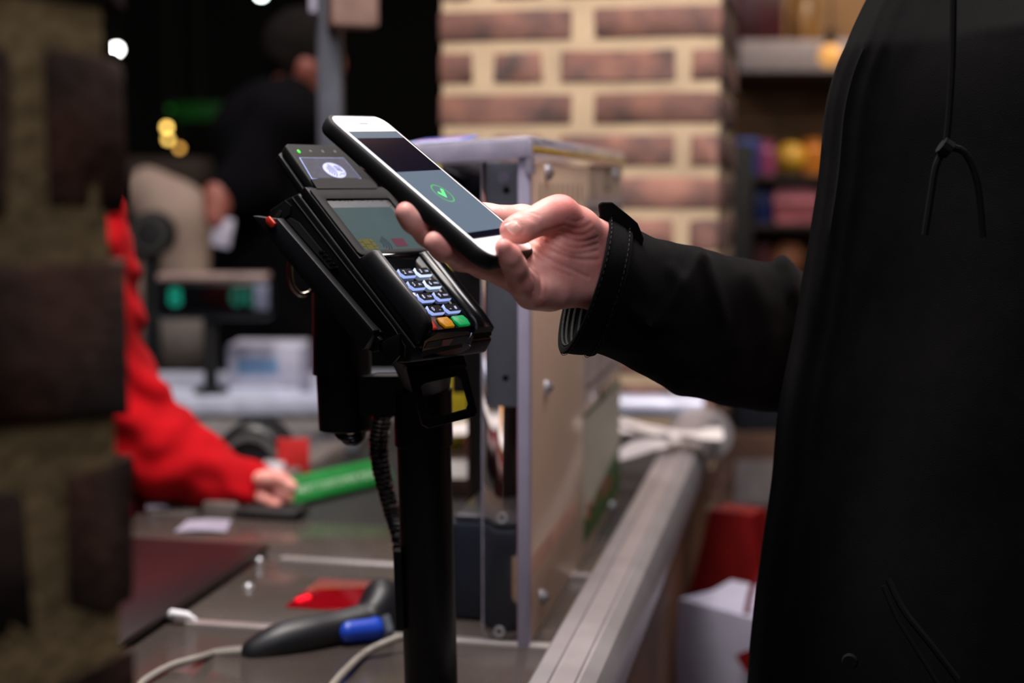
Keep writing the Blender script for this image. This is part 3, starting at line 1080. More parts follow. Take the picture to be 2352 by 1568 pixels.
z1 = lambda X, Y: (560 + X * .3189, 240 + Y * .3189)
z2 = lambda X, Y: (560 + X * .3189, 560 + Y * .3189)
side_flat('port_panel', [z1(180, 800), z1(300, 690), z1(345, 730), z1(335, 790), z1(250, 850)], .0006, bezel_gray, TERM, SX - .0002)
side_flat('cable_port', [z1(240, 830), z1(228, 800), z1(262, 760), z1(280, 770), z1(270, 800)], .0011, void_black, TERM, SX - .0002)
side_flat('side_recess', [z1(312, 830), z1(335, 815), z1(400, 850), z1(640, 1140), z1(655, 1185), z1(620, 1180)], .0007, void_black, TERM, SX - .0002)
for k in range(5):
    side_flat('vent_fin', [z1(545 + 24 * k, 1052 + 28 * k), z1(580 + 24 * k, 1050 + 28 * k), z1(585 + 24 * k, 1064 + 28 * k), z1(552 + 24 * k, 1066 + 28 * k)], .0012, tray_plastic, TERM, SX - .0003)
# cradle: side rail and base
CRD = side_flat('cradle_rail', [(595, 495), z1(250, 820), (652, 501), (700, 556), (873, 757), (872, 768), (851, 800), (846, 801), (700, 628), (620, 528)], .0065, tray_plastic, TERM, -.0300, 0.0008)
side_flat('red_lever', [z1(170, 815), z1(195, 803), z1(238, 855), z1(228, 880), z1(205, 888), z1(172, 850)], .0022, mat('red_lever', (190, 48, 34), 0.4), TERM, -.0364, 0.0008)
bm = bmesh.new()
prism(bm, sc([(100, -41), (-34, -22), (-36, -30), (98, -46)]), 0, 66 * mm, .001)
obj('cradle_base', bm, tray_plastic, TERM, Mprof(TF, -26 * mm))
side_flat('cradle_hook', [z2(925, 760), z2(985, 660), z2(1015, 690), z2(990, 770), z2(960, 775)], .004, black_plastic, TERM, -.024, 0.0006)
side_flat('lower_flange', [z2(992, 765), z2(1015, 700), z2(1140, 640), z2(1145, 800), z2(1085, 868)], .003, black_plastic, TERM, -.0245, 0.0008)

# end face: card slot
YE = -.0645
ME = TF.M @ Matrix(((1, 0, 0, 0), (0, 0, 1, 0), (0, 1, 0, 0), (0, 0, 0, 1)))


def end_flat(name, pxs, y, th, m, parent):
    pts = []
    for p in pxs:
        h = TF.hit(*p, 1, y)
        pts.append((h.x, h.z))
    bm = bmesh.new()
    prism(bm, pts, y - th, y)
    return obj(name, bm, m, parent, ME)


e8 = lambda X, Y: (840 + X * .1913, 560 + Y * .1913)
end_flat('slot_face', [e8(700, 1160), e8(860, 1060), e8(1230, 1040), e8(1290, 1100), e8(1240, 1250), e8(1080, 1330), e8(680, 1370), e8(660, 1330)], YE, .0006, gloss_black, TERM)
end_flat('slot_label', [e8(735, 1190), e8(760, 1172), e8(1235, 1095), e8(1200, 1175), e8(1110, 1205), e8(700, 1252)], YE - .0006, .0003, mat('slot_grey', (26, 24, 22), 0.5, spec=.2), TERM)
end_flat('slot_arrow', [e8(925, 1150), e8(1050, 1135), e8(1000, 1215), e8(905, 1228)], YE - .0009, .0002, mat('slot_red', (120, 14, 12), 0.4), TERM)
end_flat('card_slot', [e8(680, 1290), e8(1150, 1190), e8(1160, 1235), e8(670, 1345)], YE - .0006, .0002, void_black, TERM)
bm = bmesh.new()
hl = [TF.hit(*e8(*p), 1, YE - .001) for p in ((1215, 1135), (1245, 1118), (1262, 1090), (1270, 1070))]
tube(bm, hl, .0005, 6)
hl = [TF.hit(*e8(*p), 1, YE - .001) for p in ((1240, 1200), (1250, 1215), (1262, 1222))]
tube(bm, hl, .0005, 6)
obj('slot_corner_wire', bm, mat('clear_rim', (150, 165, 210), 0.1, 0.6), TERM, TF.M)

# ------------------------------------------------------------------ post, tilting joint and lower bracket that carry the terminal
PY = 1.075
PO = empty('terminal_post', T(at(988, 1700, PY).x, PY, ZC), 'thick black post with side sleeve and bracket carrying the card terminal', 'post')
bm = bmesh.new()
ptop, pbot = at(971, 930, PY), at(990, 1560, PY)
dz = (pbot - ptop)
pend = ptop + dz * ((ZC - ptop.z) / dz.z)
tube(bm, [ptop, pend], 63 / FPX * PY, 40)
obj('pole', bm, post_black, PO)
bm = bmesh.new()
k1 = ptop + dz * .14
tube(bm, [ptop + Vector((0, 0, .012)), k1, k1 + dz * .003], [68 / FPX * PY, 68 / FPX * PY, 64 / FPX * PY], 40)
obj('collar', bm, post_black, PO)
bm = bmesh.new()
tube(bm, [pend + Vector((0, 0, .0)), pend + Vector((0, 0, .006)), pend + Vector((0, 0, .008))], [.055, .055, .05], 40)
obj('foot_plate', bm, post_black, PO)
bm = bmesh.new()
q0, q1 = at(913, 1262, PY - .006), at(921, 1440, PY - .006)
loft(bm, [[q + Vector((x, y, 0)) for x, y in ((-.003, -.006), (.003, -.008), (.003, .006), (-.003, .006))] for q in (q0, q1)])
obj('cable_clip', bm, post_black, PO)
# joint between post and terminal
bm = bmesh.new()
back = TF.w(.016, -.03, -.030)
tube(bm, [ptop + Vector((0, 0, .0)), ptop + Vector((0.003, -.004, .022)), back + Vector((0, .0, -.004))], [.019, .019, .022], 24)
obj('tilt_joint', bm, matt_black, PO)
# side sleeve on the left
CY = 1.10
c0, c1, c2, c3 = at(783, 640, CY), at(786, 858, CY), at(793, 864, CY), at(794, 986, CY)
bm = bmesh.new()
tube(bm, [c0 + Vector((0, 0, .004)), c0, c1], [62 / FPX * CY, 66 / FPX * CY, 68 / FPX * CY], 40)
slv = obj('upper_sleeve', bm, post_black, PO)
bm = bmesh.new()
tube(bm, [c1 + (c2 - c1) * .3, c3 + Vector((0, 0, .001)), c3], [62 / FPX * CY, 62 / FPX * CY, 59 / FPX * CY], 40)
obj('lower_sleeve', bm, post_black, PO)
bm = bmesh.new()
A0, A1 = at(846, 905, CY - .005), at(965, 905, PY - .005)
dd = (A1 - A0).normalized()
nn = Vector((0, 0, 1)).cross(dd)
h2 = 46 / FPX * 1.09
loft(bm, [[A + nn * s * .013 + Vector((0, 0, t * h2)) for s, t in ((-1, -1), (1, -1), (1, 1), (-1, 1))] for A in (A0, A1)])
obj('cross_arm', bm, matt_black, PO)
# open frame bracket hanging at the front
o_ = [(936, 846), (960, 838), (1062, 836), (1074, 850), (1097, 945), (1091, 957), (985, 983), (971, 976)]
i_ = [(967, 888), (978, 880), (1050, 864), (1062, 872), (1077, 928), (1073, 938), (992, 961), (984, 955)]
FB = Frame(at(1030, 900, 1.0), (.94, .34, 0), (0, .18, .98), (.34, -.94, .17))
FB = Frame(FB.o, FB.x, FB.z.cross(FB.x), FB.z)
hq = lambda p: tuple(FB.hit(*p, 2, 0))[:2]
bm = bmesh.new()
ring_prism(bm, [hq(p) for p in o_], [hq(p) for p in i_], -.004, 0, b=.0007)
obj('frame_bracket', bm, black_plastic, PO, FB.M)
bm = bmesh.new()
prism(bm, [hq(p) for p in ((936, 846), (905, 800), (1060, 790), (1078, 838), (1070, 852), (1000, 872))][::-1], -.03, -.002, .002)
obj('neck_block', bm, matt_black, PO, FB.M)
# chrome hook behind the cradle
bm = bmesh.new()
HK = [(671, 585), (666, 612), (667, 640), (675, 662), (690, 676), (706, 674), (717, 664)]
tube(bm, [Vector(v) for v in spline([at(*p, 1.07 + .002 * i) for i, p in enumerate(HK)], 5)], 6.2 / FPX * 1.07, 12)
obj('chrome_hook', bm, chrome, PO)
# loop of cable under the sleeve, spiral conduit behind the post
gloss_cable = mat('black_cable', (14, 15, 17), 0.25, coat=0.3)
bm = bmesh.new()
for off in (0, 12):
    L_ = spline([at(772 + off, 985, CY), at(782 + off * .8, 1000 + off * .6, CY - .012), at(803 + off * .5, 1008 + off * .5, CY - .016), at(826, 1000 + off * .5, CY - .012), at(832, 984, CY)], 6)
    tube(bm, [Vector(v) for v in L_], .0035, 12)
tag(obj('power_lead', bm, gloss_cable), 'glossy black lead looping out under the left sleeve of the post', 'cable')
bm = bmesh.new()
path = spline([at(880, 948, 1.12), at(872, 985, 1.125), at(870, 1030, 1.13), at(876, 1080, 1.13), at(888, 1130, 1.13), at(901, 1180, 1.125), at(914, 1225, 1.115), at(925, 1300, 1.11)], 40)
H_ = []
wd = 2 * PI * 30
for i, v in enumerate(path):
    t_ = i / (len(path) - 1)
    r = .0058 * (1 - .45 * t_)
    a = wd * t_
    H_.append(Vector(v) + Vector((math.cos(a) * r, math.sin(a) * r, 0)))
tube(bm, H_, .0032, 8)
tag(obj('spiral_cord', bm, gloss_cable), 'black spiral cord hanging behind the left side of the post', 'cable')

# ------------------------------------------------------------------ smartphone
pu, pv = Vector((.42016, .90677, .03516)), Vector((.72891, -.31416, -.60827))
PF = Frame((-.04896, .87853, 1.32203), pu, -pv, -(pu.cross(pv)))
PH = empty('smartphone', PF.M, 'white faced smartphone in a black rubber case held over the card terminal', 'smartphone')
rub = mat('black_rubber', (11, 12, 14), 0.6, spec=0.3, var=0.05, bump=0.05, bscale=2500, dist=.0002)
whitef = mat('white_phone_face', (250, 249, 250), 0.2, var=0.0, coat=0.5)
bm = bmesh.new()
pro = [(-.0105, .0), (-.0102, -.0)]
Ls = []
for z, g in ((-.0098, -.0028), (-.0092, -.0012), (-.008, -.0003), (-.006, 0.0002), (-.003, 0.0002), (-.0008, -.0002), (.0003, -.0009), (.0006, -.0014)):
    Ls.append([(x, y, z) for x, y in rrect(0, 0, .0706 + 2 * g, .1418 + 2 * g, .0118 + g, 8)])
loft(bm, Ls)
obj('case', bm, rub, PH, PF.M, 60)
bm = bmesh.new()
prism(bm, rrect(0, 0, .0642, .1366, .0088, 8), .0000, .0009, .0003)
FACE = obj('front_glass', bm, whitef, PH, PF.M)
Z = .0009
flat('screen_border', rrect(0, 0, .0594, .1049, .0002, 1), Z, .00006, gloss_black, PH, PF)
scr = flat('screen', rrect(0, 0, .0585, .1040, .0001, 1), Z + .00006, .00006, mat('screen_blue_grey', (40, 46, 52), 0.14, emit=(116, 132, 150), es=0.72, var=0.04, vscale=20), PH, PF)


def pq(px, py, z=.001):
    h = PF.hit(px, py, 2, z)
    return h.x, h.y


h1 = pq(*z1(815, 243))
h2 = pq(*z1(1385, 470))
h3 = pq(*z1(1105, 487))
Z2 = Z + .00012
flat('dark_panel', [(-.0292, h1[1]), (-.0292, h3[1]), (.0292, h3[1]), (.0292, h1[1])], Z2, .00005, mat('screen_dark', (10, 9, 20), 0.12, emit=(12, 9, 22), es=0.5), scr, PF)
h4 = pq(*z1(1605, 925))
flat('button_bar', [(-.0292, h4[1]), (-.0292, -.0519), (.0292, -.0519), (.0292, h4[1])], Z2, .00005, MATS['screen_dark'], scr, PF)
ck = pq(1016.7, 443.7)
green = mat('tick_green', (30, 120, 45), 0.4, emit=(30, 140, 60), es=0.9)
green2 = mat('tick_green_light', (60, 190, 90), 0.4, emit=(70, 205, 100), es=0.9)
bm = bmesh.new()
ring_prism(bm, [(ck[0] + .0086 * math.cos(a), ck[1] + .0086 * math.sin(a)) for a in np.linspace(0, 2 * PI, 40, endpoint=False)],
           [(ck[0] + .0077 * math.cos(a), ck[1] + .0077 * math.sin(a)) for a in np.linspace(0, 2 * PI, 40, endpoint=False)], Z2, Z2 + .00005)
obj('tick_ring', bm, green, scr, PF.M)
tk = [(-.0052, .0003), (-.0036, .0020), (-.0012, -.0008), (.0036, .0046), (.0054, .003), (-.0010, -.0044)]
flat('tick', [(ck[0] + x, ck[1] + y) for x, y in tk], Z2, .00005, green2, scr, PF)
bm = bmesh.new()
ring_prism(bm, [(.0055 * math.cos(a), -.0605 + .0055 * math.sin(a)) for a in np.linspace(0, 2 * PI, 32, endpoint=False)],
           [(.0050 * math.cos(a), -.0605 + .0050 * math.sin(a)) for a in np.linspace(0, 2 * PI, 32, endpoint=False)], Z, Z + .0001)
obj('home_button', bm, mat('button_rim', (214, 205, 200), 0.3), PH, PF.M)
flat('earpiece', rrect(0, .0605, .011, .0014, .0006, 3), Z, .00005, mat('earpiece_grey', (150, 150, 155), 0.4), PH, PF)

# ------------------------------------------------------------------ hand scanner with trigger and cables
grip = mat('scanner_grey', (24, 25, 29), 0.42, var=0.1)
SG = empty('barcode_scanner', T(at(700, 1500, 1.27).x, 1.27, ZC), 'dark grey handheld barcode scanner with blue trigger lying on the counter', 'scanner')
g = lambda px, py, Y: tuple(at(px, py, Y))
hpt = spline([g(556, 1512, 1.246) + (.006,), g(566, 1508, 1.248) + (.0105,), g(590, 1496, 1.252) + (.0142,), g(640, 1474, 1.26) + (.0168,), g(700, 1460, 1.27) + (.0172,), g(770, 1443, 1.285) + (.0160,), g(845, 1424, 1.30) + (.0165,)], 6)
bm = bmesh.new()
tube(bm, [Vector(v[:3]) for v in hpt], [float(v[3]) for v in hpt], 24)
obj('handle', bm, grip, SG, I4, 60)
blob('head', [(g(852, 1424, 1.31), g(880, 1375, 1.335), .018, .0165), (g(880, 1375, 1.335), g(915, 1390, 1.36), .0165, .018), (g(880, 1390, 1.33), g(925, 1440, 1.33), .018, .021)], .012, .0022, grip, SG)
blob('trigger', [(g(800, 1450, 1.278), g(860, 1443, 1.288), .0105, .0110)], .01, .0016, mat('blue_trigger', (28, 70, 190), 0.35, var=0.1), SG)
bm = bmesh.new()
tube(bm, [at(884, 1412, 1.288), at(893, 1445, 1.284), at(893, 1474, 1.29)], .0045, 10)
obj('collar', bm, mat('collar_grey', (110, 118, 132), 0.4), SG)
bm = bmesh.new()
L_ = [at(556 - 8.5 * i, 1496 + (i * .1) + .06 * i * i, 1.25) for i in range(9)]
for i in range(8):
    tube(bm, [L_[i], L_[i] + (L_[i + 1] - L_[i]) * .55], .0056 - .0002 * i, 10)
tube(bm, [L_[0], L_[-1]], .0036, 10)
obj('strain_relief', bm, mat('cable_grey', (140, 134, 126), 0.5), SG)
bm = bmesh.new()
L_ = spline([at(490, 1500, 1.25), onz(450, 1512, ZC + .006), onz(400, 1526, ZC + .004), onz(355, 1548, ZC + .004), onz(315, 1578, ZC + .004), onz(280, 1630, ZC + .004)], 8)
tube(bm, [Vector(v) for v in L_], .0034, 10)
obj('cable', bm, MATS['cable_grey'], SG)
bm = bmesh.new()
L_ = spline([onz(740, 1610, ZC + .004), onz(768, 1568, ZC + .005), onz(798, 1535, ZC + .007), at(835, 1502, 1.235), at(880, 1478, 1.245), at(930, 1462, 1.255), at(990, 1466, 1.27), onz(1040, 1500, ZC + .004)], 8)
tube(bm, [Vector(v) for v in L_], .0034, 10)
tag(obj('grey_cable', bm, MATS['cable_grey']), 'thin grey cable curving up from the counter to the foot of the post', 'cable')
bm = bmesh.new()
L_ = spline([at(1050, 1470, 1.36), at(1075, 1495, 1.31), at(1110, 1508, 1.29), at(1150, 1508, 1.285), at(1185, 1500, 1.287), at(1205, 1492, 1.29)], 8)
tube(bm, [Vector(v) for v in L_], .006, 10)
tag(obj('black_cable', bm, gloss_cable), 'thick black cable curling on the counter below the clear sheet', 'cable')

# ------------------------------------------------------------------ customer in a black coat: hand, arm and body in one mesh
A3 = lambda px, py, Y: tuple(at(px, py, Y))


def chain(L, **kw):
    return [(A3(*a[:3]), A3(*b[:3]), a[3], b[3]) + ((kw,) if kw else ()) for a, b in zip(L, L[1:])]


def hand_field(P):
    # palm, heel and back of the hand
    palm = prims(P, [
        (A3(1238, 662, .876), A3(1360, 656, .912), .0125, .0140),
        (A3(1250, 610, .890), A3(1385, 612, .926), .0125, .0155),
        (A3(1285, 572, .887), A3(1380, 587, .918), .0115, .0145),
        (A3(1272, 540, .902), A3(1385, 575, .928), .0105, .0145),
        (A3(1200, 600, .900), A3(1300, 600, .905), .0105, .0120),
        (A3(1205, 642, .884), A3(1262, 640, .893), .0105, .0120),
        (A3(1385, 574, .925), A3(1460, 625, .952), .0155, .0160),
        (A3(1385, 648, .920), A3(1460, 672, .942), .0158, .0165)], .014)
    thumb = prims(P, chain([(1174, 529, .8625, .0070), (1196, 524, .8665, .0083), (1232, 508, .873, .0083), (1262, 496, .878, .0096), (1286, 491, .883, .0106), (1328, 522, .894, .0118), (1376, 558, .914, .0140)]), .006)
    d = smin(palm, thumb, .006)
    index = prims(P, chain([(1278, 522, .907, .0105), (1200, 503, .915, .0088), (1120, 498, .926, .0082), (1066, 482, .931, .0076)]), .004)
    d = smin(d, index, .007)
    middle = prims(P, chain([(933, 488, .8475, .0066), (950, 503, .850, .0078), (985, 536, .857, .0080), (1060, 575, .872, .0088), (1130, 588, .888, .0092), (1220, 595, .898, .0105)]), .004)
    d = smin(d, middle, .005)
    ring = prims(P, chain([(1000, 556, .842, .0068), (1018, 567, .8455, .0080), (1060, 588, .862, .0086), (1110, 603, .876, .0092), (1160, 622, .882, .0096), (1215, 640, .886, .0110)]), .004)
    d = smin(d, ring, .004)
    pinky = prims(P, chain([(1157, 569, .8345, .0054), (1170, 588, .8385, .0065), (1182, 612, .8445, .0069), (1197, 645, .856, .0083), (1222, 668, .868, .0108), (1262, 668, .882, .0125)]), .004)
    d = smin(d, pinky, .004)
    return d


def surf_pt(px, py, y0=.815, y1=.96, fld=hand_field):
    ys = np.arange(y0, y1, .0004)
    r = ray(px, py)
    P = np.array([tuple(O + r * (y / r.y)) for y in ys], np.float32)[None]
    d = fld(P)[0]
    i = np.argmax(d < 0)
    if d[i] >= 0 or i == 0:
        return None
    t = d[i - 1] / (d[i - 1] - d[i])
    return Vector(P[0, i - 1]).lerp(Vector(P[0, i]), float(t))


c3 = lambda X, Y: (880 + X * .2551, 420 + Y * .2551)
creases = [  # (points, depth, width)
    ([c3(1075, 380), c3(1180, 335), c3(1235, 360), c3(1266, 425), c3(1190, 482), c3(1110, 440)], .0006, .0008),
    ([c3(1345, 500), c3(1480, 590), c3(1620, 650), c3(1780, 690), c3(1940, 690)], .0009, .0012),
    ([c3(1440, 440), c3(1520, 420), c3(1620, 390)], .0009, .0013),
    ([c3(1480, 520), c3(1600, 600), c3(1740, 640), c3(1930, 610)], .0006, .0010),
    ([c3(1540, 500), c3(1640, 560), c3(1760, 590), c3(1930, 550)], .0006, .0010),
    ([c3(1560, 450), c3(1680, 510), c3(1800, 530), c3(1930, 490)], .0006, .0009),
    ([c3(1600, 420), c3(1700, 465), c3(1800, 470), c3(1900, 420)], .0006, .0009),
    ([c3(1640, 380), c3(1720, 410), c3(1800, 405), c3(1870, 360)], .0005, .0009),
    ([c3(1660, 330), c3(1730, 350), c3(1800, 330)], .0005, .0009),
    ([c3(1310, 700), c3(1390, 790), c3(1425, 880), c3(1420, 1010)], .0009, .0012),
    ([c3(1335, 830), c3(1370, 900), c3(1350, 980)], .0006, .0010),
    ([c3(1330, 560), c3(1480, 680), c3(1650, 760), c3(1850, 850)], .0006, .0011),
    ([c3(1350, 640), c3(1500, 760), c3(1700, 840)], .0004, .0011),
    ([c3(1275, 285), c3(1330, 300), c3(1390, 330)], .0004, .0008),
    ([c3(1270, 262), c3(1340, 272), c3(1400, 295)], .0004, .0008),
    ([c3(1290, 310), c3(1340, 330), c3(1380, 355)], .0004, .0008),
]
segs = []
for L_, dep, wid in creases:
    pts = [surf_pt(*p) for p in [tuple(v) for v in spline(L_, 4)]]
    pts = [p for p in pts if p is not None]
    segs += [(a, b, dep, wid) for a, b in zip(pts, pts[1:]) if (a - b).length < .012]


def hand_full(P):
    d = hand_field(P)
    near = np.abs(d) < .0035
    if near.any():
        Q = P[near]
        g = np.zeros(len(Q), np.float32)
        for a, b, dep, wid in segs:
            c = cone(Q, a, b, 0, 0)
            g = np.maximum(g, dep * np.exp(-(c / wid) ** 2))
        d[near] += g
    return d


hv, hf = nets(hand_full, (-.074, .824, 1.234), (.100, .985, 1.330), .00095)
hv = np.array(hv)

def face(c, sx, rx, parent):
    """eyes, brows and mouth on the +x (sx=1) or -x (sx=-1) side of a head centred at c"""
    for sy in (-1, 1):
        e = Vector((c[0] + sx * (rx - .016), c[1] + sy * .031, c[2] + .004))
        bm = bmesh.new()
        bmesh.ops.create_uvsphere(bm, u_segments=14, v_segments=10, radius=.0125)
        ey = obj('eye', bm, mat('eye_white', (226, 220, 214), 0.25), parent, T(*e))
        bm = bmesh.new()
        bmesh.ops.create_uvsphere(bm, u_segments=12, v_segments=8, radius=.006)
        obj('iris', bm, mat('iris_brown', (48, 30, 20), 0.2), ey, T(e.x + sx * .0085, e.y, e.z - .001))
        bm = bmesh.new()
        tube(bm, [e + Vector((sx * .004, -.016, .016)), e + Vector((sx * .008, 0, .0195)), e + Vector((sx * .004, .016, .016))], [.0015, .003, .0015], 6)
        obj('eyebrow', bm, hairm, parent)
    bm = bmesh.new()
    m0 = Vector((c[0] + sx * (rx - .016), c[1], c[2] - .058))
    tube(bm, [m0 + Vector((-sx * .008, -.022, .001)), m0 + Vector((sx * .005, -.01, 0)), m0 + Vector((sx * .007, 0, -.001)), m0 + Vector((sx * .005, .01, 0)), m0 + Vector((-sx * .008, .022, .001))], [.001, .005, .0055, .005, .001], 8)
    obj('mouth', bm, mat('lip', (168, 88, 82), 0.4), parent)


# the rest of the body, mostly inside the coat and above the frame
SH_R, SH_L = (.43, 1.33, 1.40), (.47, .99, 1.40)
body_L = [((.40, 1.17, .96), (.44, 1.17, 1.30), .125, .135), (SH_R, SH_L, .055, .055), ((.44, 1.17, 1.36), (.43, 1.17, 1.52), .065, .055),
          ('e', (.415, 1.17, 1.625), (.098, .078, .115)), ((.325, 1.17, 1.62), (.305, 1.17, 1.60), .009, .012, {'k': .012}), ((.35, 1.17, 1.56), (.345, 1.17, 1.535), .03, .026), ((.43, 1.075, 1.62), (.435, 1.073, 1.60), .012, .009), ((.43, 1.265, 1.62), (.435, 1.267, 1.60), .012, .009),
          ((.40, 1.08, .93), (.42, 1.08, .50), .085, .058), ((.42, 1.08, .50), (.44, 1.08, .09), .055, .036), ((.44, 1.08, .05), (.28, 1.07, .035), .042, .034),
          ((.40, 1.26, .93), (.42, 1.26, .50), .085, .058), ((.42, 1.26, .50), (.44, 1.26, .09), .055, .036), ((.44, 1.26, .05), (.28, 1.27, .035), .042, .034),
          (SH_R, A3(1990, 770, 1.19), .05, .036, {'k': .006}), (A3(1990, 770, 1.20), A3(1850, 790, 1.162), .030, .026, {'k': .006}), (A3(1850, 790, 1.162), A3(1705, 758, 1.095), .026, .024, {'k': .006}), (A3(1705, 758, 1.095), A3(1570, 715, 1.012), .024, .022, {'k': .006}), (A3(1570, 715, 1.012), A3(1450, 650, .955), .022, .019, {'k': .006}),
          (SH_L, (.545, .94, 1.12), .05, .042), ((.545, .94, 1.12), (.53, .915, .87), .038, .025), ((.53, .915, .87), (.52, .91, .79), .026, .022)]


def body_fn(P):
    return prims(P, body_L, .03)


lo, hi = bounds(body_L, .03)
bv, bf = nets(body_fn, lo, hi, .011)
allv = np.concatenate([hv, bv])
me = npmesh('person', allv - np.array((.42, 1.17, 0)), np.concatenate([hf, bf + len(hv)]))
CUST = link('person', me, skin, None, T(.42, 1.17, 0), 0)
tag(CUST, 'person in a black coat at the till holding a smartphone over the card terminal', 'person')
# thumb nail and the slivers of the finger nails


def nail(px_grid, off):
    rows = [[surf_pt(*p) for p in r] for r in px_grid]
    n = Vector((-.25, -.8, .55)).normalized()
    t = bmesh.new()
    V = []
    for i, r in enumerate(rows):
        V.append([])
        for j, p in enumerate(r):
            e = min(i, len(rows) - 1 - i, j, len(r) - 1 - j)
            V[-1].append(t.verts.new(p + n * (off if e > 0 else -off * .1)))
    for a, b in zip(V, V[1:]):
        for j in range(len(a) - 1):
            t.faces.new((a[j], a[j + 1], b[j + 1], b[j]))
    return t


def quad_grid(c, n, m):
    (a, b, d, e) = [np.array(p) for p in c]      # corner order: tip-top, base-top, base-bottom, tip-bottom
    out = []
    for i in range(n):
        v = i / (n - 1)
        row = []
        for j in range(m):
            u = j / (m - 1)
            u2 = u
            p = (a * (1 - u) + b * u) * (1 - v) + (e * (1 - u) + d * u) * v
            bulge = 4 * v * (1 - v) * (u - .5) * 6
            row.append((p[0] + bulge * 1.2, p[1]))
        out.append(row)
    return out


bm = nail(quad_grid([c3(1085, 375), c3(1185, 345), c3(1250, 425), c3(1178, 470)], 11, 11), .0005)
bmesh.ops.recalc_face_normals(bm, faces=bm.faces)
obj('thumb_nail', bm, nailm, CUST, I4, 0)
face((.415, 1.17, 1.625), -1, .098, CUST)
hair = blob('hair', [('e', (.43, 1.17, 1.665), (.105, .09, .095)), ((.50, 1.17, 1.64), (.49, 1.17, 1.56), .05, .03)], .03, .009, hairm, CUST, 0, .003, 60, cut=lambda P: -(P[..., 0] - .36) * .8 - (P[..., 2] - 1.665) * .9)
blob('trousers', [body_L[8], body_L[9], body_L[11], body_L[12], ((.40, 1.08, .95), (.40, 1.26, .95), .10, .10)], .03, .012, trousers, CUST, .014, .002, 30)
blob('shoe', [((.45, 1.08, .035), (.27, 1.07, .03), .05, .042)], .02, .009, matt_black, CUST, .004, cut=lambda P: .002 - P[..., 2])
blob('shoe', [((.45, 1.26, .035), (.27, 1.27, .03), .05, .042)], .02, .009, matt_black, CUST, .004, cut=lambda P: .002 - P[..., 2])

# right sleeve: rings follow the arm from the cuff to the shoulder
SR = [  # top px, bottom px, depth, depth radius, near shift px
    (1386, 496, 1292, 803, .934, .052, 34), (1412, 508, 1322, 807, .938, .053, 32), (1452, 526, 1375, 812, .948, .052, 26), (1500, 546, 1425, 832, .962, .050, 14),
    (1552, 556, 1480, 862, .985, .048, 6), (1605, 566, 1535, 893, 1.012, .051, 0), (1662, 586, 1600, 914, 1.045, .054, 0), (1730, 597, 1668, 932, 1.08, .057, 0), (1800, 610, 1742, 944, 1.12, .060, 0),
    (1870, 628, 1830, 955, 1.155, .062, 0), (1950, 590, 1990, 960, 1.19, .066, 0), (2040, 440, 2180, 830, 1.24, .07, 0), (2100, 300, 2320, 640, 1.30, .072, 0), (2180, 180, 2380, 420, 1.34, .05, 0)]
NR = 72
folds = [([(1606, 600), (1585, 640), (1545, 700), (1500, 742)], .005, 16), ([(1618, 600), (1640, 650), (1668, 745)], .004, 15), ([(1452, 715), (1500, 745), (1545, 742)], .004, 14),
         ([(1715, 640), (1760, 700), (1775, 800)], .004, 26), ([(1560, 880), (1660, 800), (1780, 780)], .004, 24), ([(1540, 620), (1570, 650)], .002, 16), ([(1420, 790), (1520, 800), (1640, 870)], .003, 20),
         ([(1790, 604), (1815, 625), (1822, 680)], .007, 12)]


def pix(P):
    v = Vector(P) - O
    c, s = math.cos(PITCH), math.sin(PITCH)
    f = v.y * c - v.z * s
    u = v.y * s + v.z * c
    return 1176 + FPX * v.x / f, 784 - FPX * u / f


def seg_d(p, L):
    best = 1e9
    for a, b in zip(L, L[1:]):
        ax, ay = a
        bx_, by_ = b[0] - ax, b[1] - ay
        t = max(0, min(1, ((p[0] - ax) * bx_ + (p[1] - ay) * by_) / (bx_ * bx_ + by_ * by_)))
        best = min(best, math.hypot(p[0] - ax - t * bx_, p[1] - ay - t * by_))
    return best


def sleeve_ring(r, k, infl=0.0, fold=1.0, t0=0):
    tp, bt = at(r[0], r[1], r[4]), at(r[2], r[3], r[4])
    c = (tp + bt) / 2
    A = (tp - bt) / 2
    near = at(pix(c)[0] + r[6], pix(c)[1], r[4] - r[5]) - c
    out = []
    for j in range(NR):
        a = 2 * PI * j / NR
        d = A * math.cos(a) + near * math.sin(a)
        p = c + d
        n = d.normalized()
        dd = infl
        if fold:
            q = p * 16
            dd += fold * (.0018 * noise.noise(Vector((q.x, q.y, q.z * .6))) + .0012 * noise.noise(p * 46))
            if math.sin(a) > -.2:
                pp = pix(p)
                for L_, h_, w_ in folds:
                    s_ = seg_d(pp, L_)
                    if s_ < 3 * w_:
                        dd += fold * h_ * math.exp(-(s_ / w_) ** 2)
        out.append(p + n * dd)
    return out


rs = spline(SR, 9)
rings = [sleeve_ring(r, i, 0, min(1, i / 18)) for i, r in enumerate(rs)]
inner = [sleeve_ring(r, i, -.0022, 0) for i, r in enumerate(rs[:30])]
rim = [sleeve_ring(rs[0], 0, .0004, 0), ]
bm = bmesh.new()
loft(bm, inner[::-1] + [sleeve_ring(rs[0], 0, -.0012, 0)] + rings, cap=False)
# the coat is a child of the person: sleeve, cuff, strap, panels
COAT = obj('coat_sleeve', bm, wool, CUST, I4, 60)
bm = bmesh.new()
cr = spline(SR[:4], 9)[:17]
outr = [sleeve_ring(r, i, .0022 + (.0006 if i in (1, 2, 14, 15) else 0) - (.0006 if i in (3, 13) else 0), .12) for i, r in enumerate(cr)]
inn = [sleeve_ring(r, i, -.0006, 0) for i, r in enumerate(cr)]
loft(bm, inn[::-1] + outr + [inn[-1]], cap=False)
obj('cuff_band', bm, wool, CUST, I4, 60)
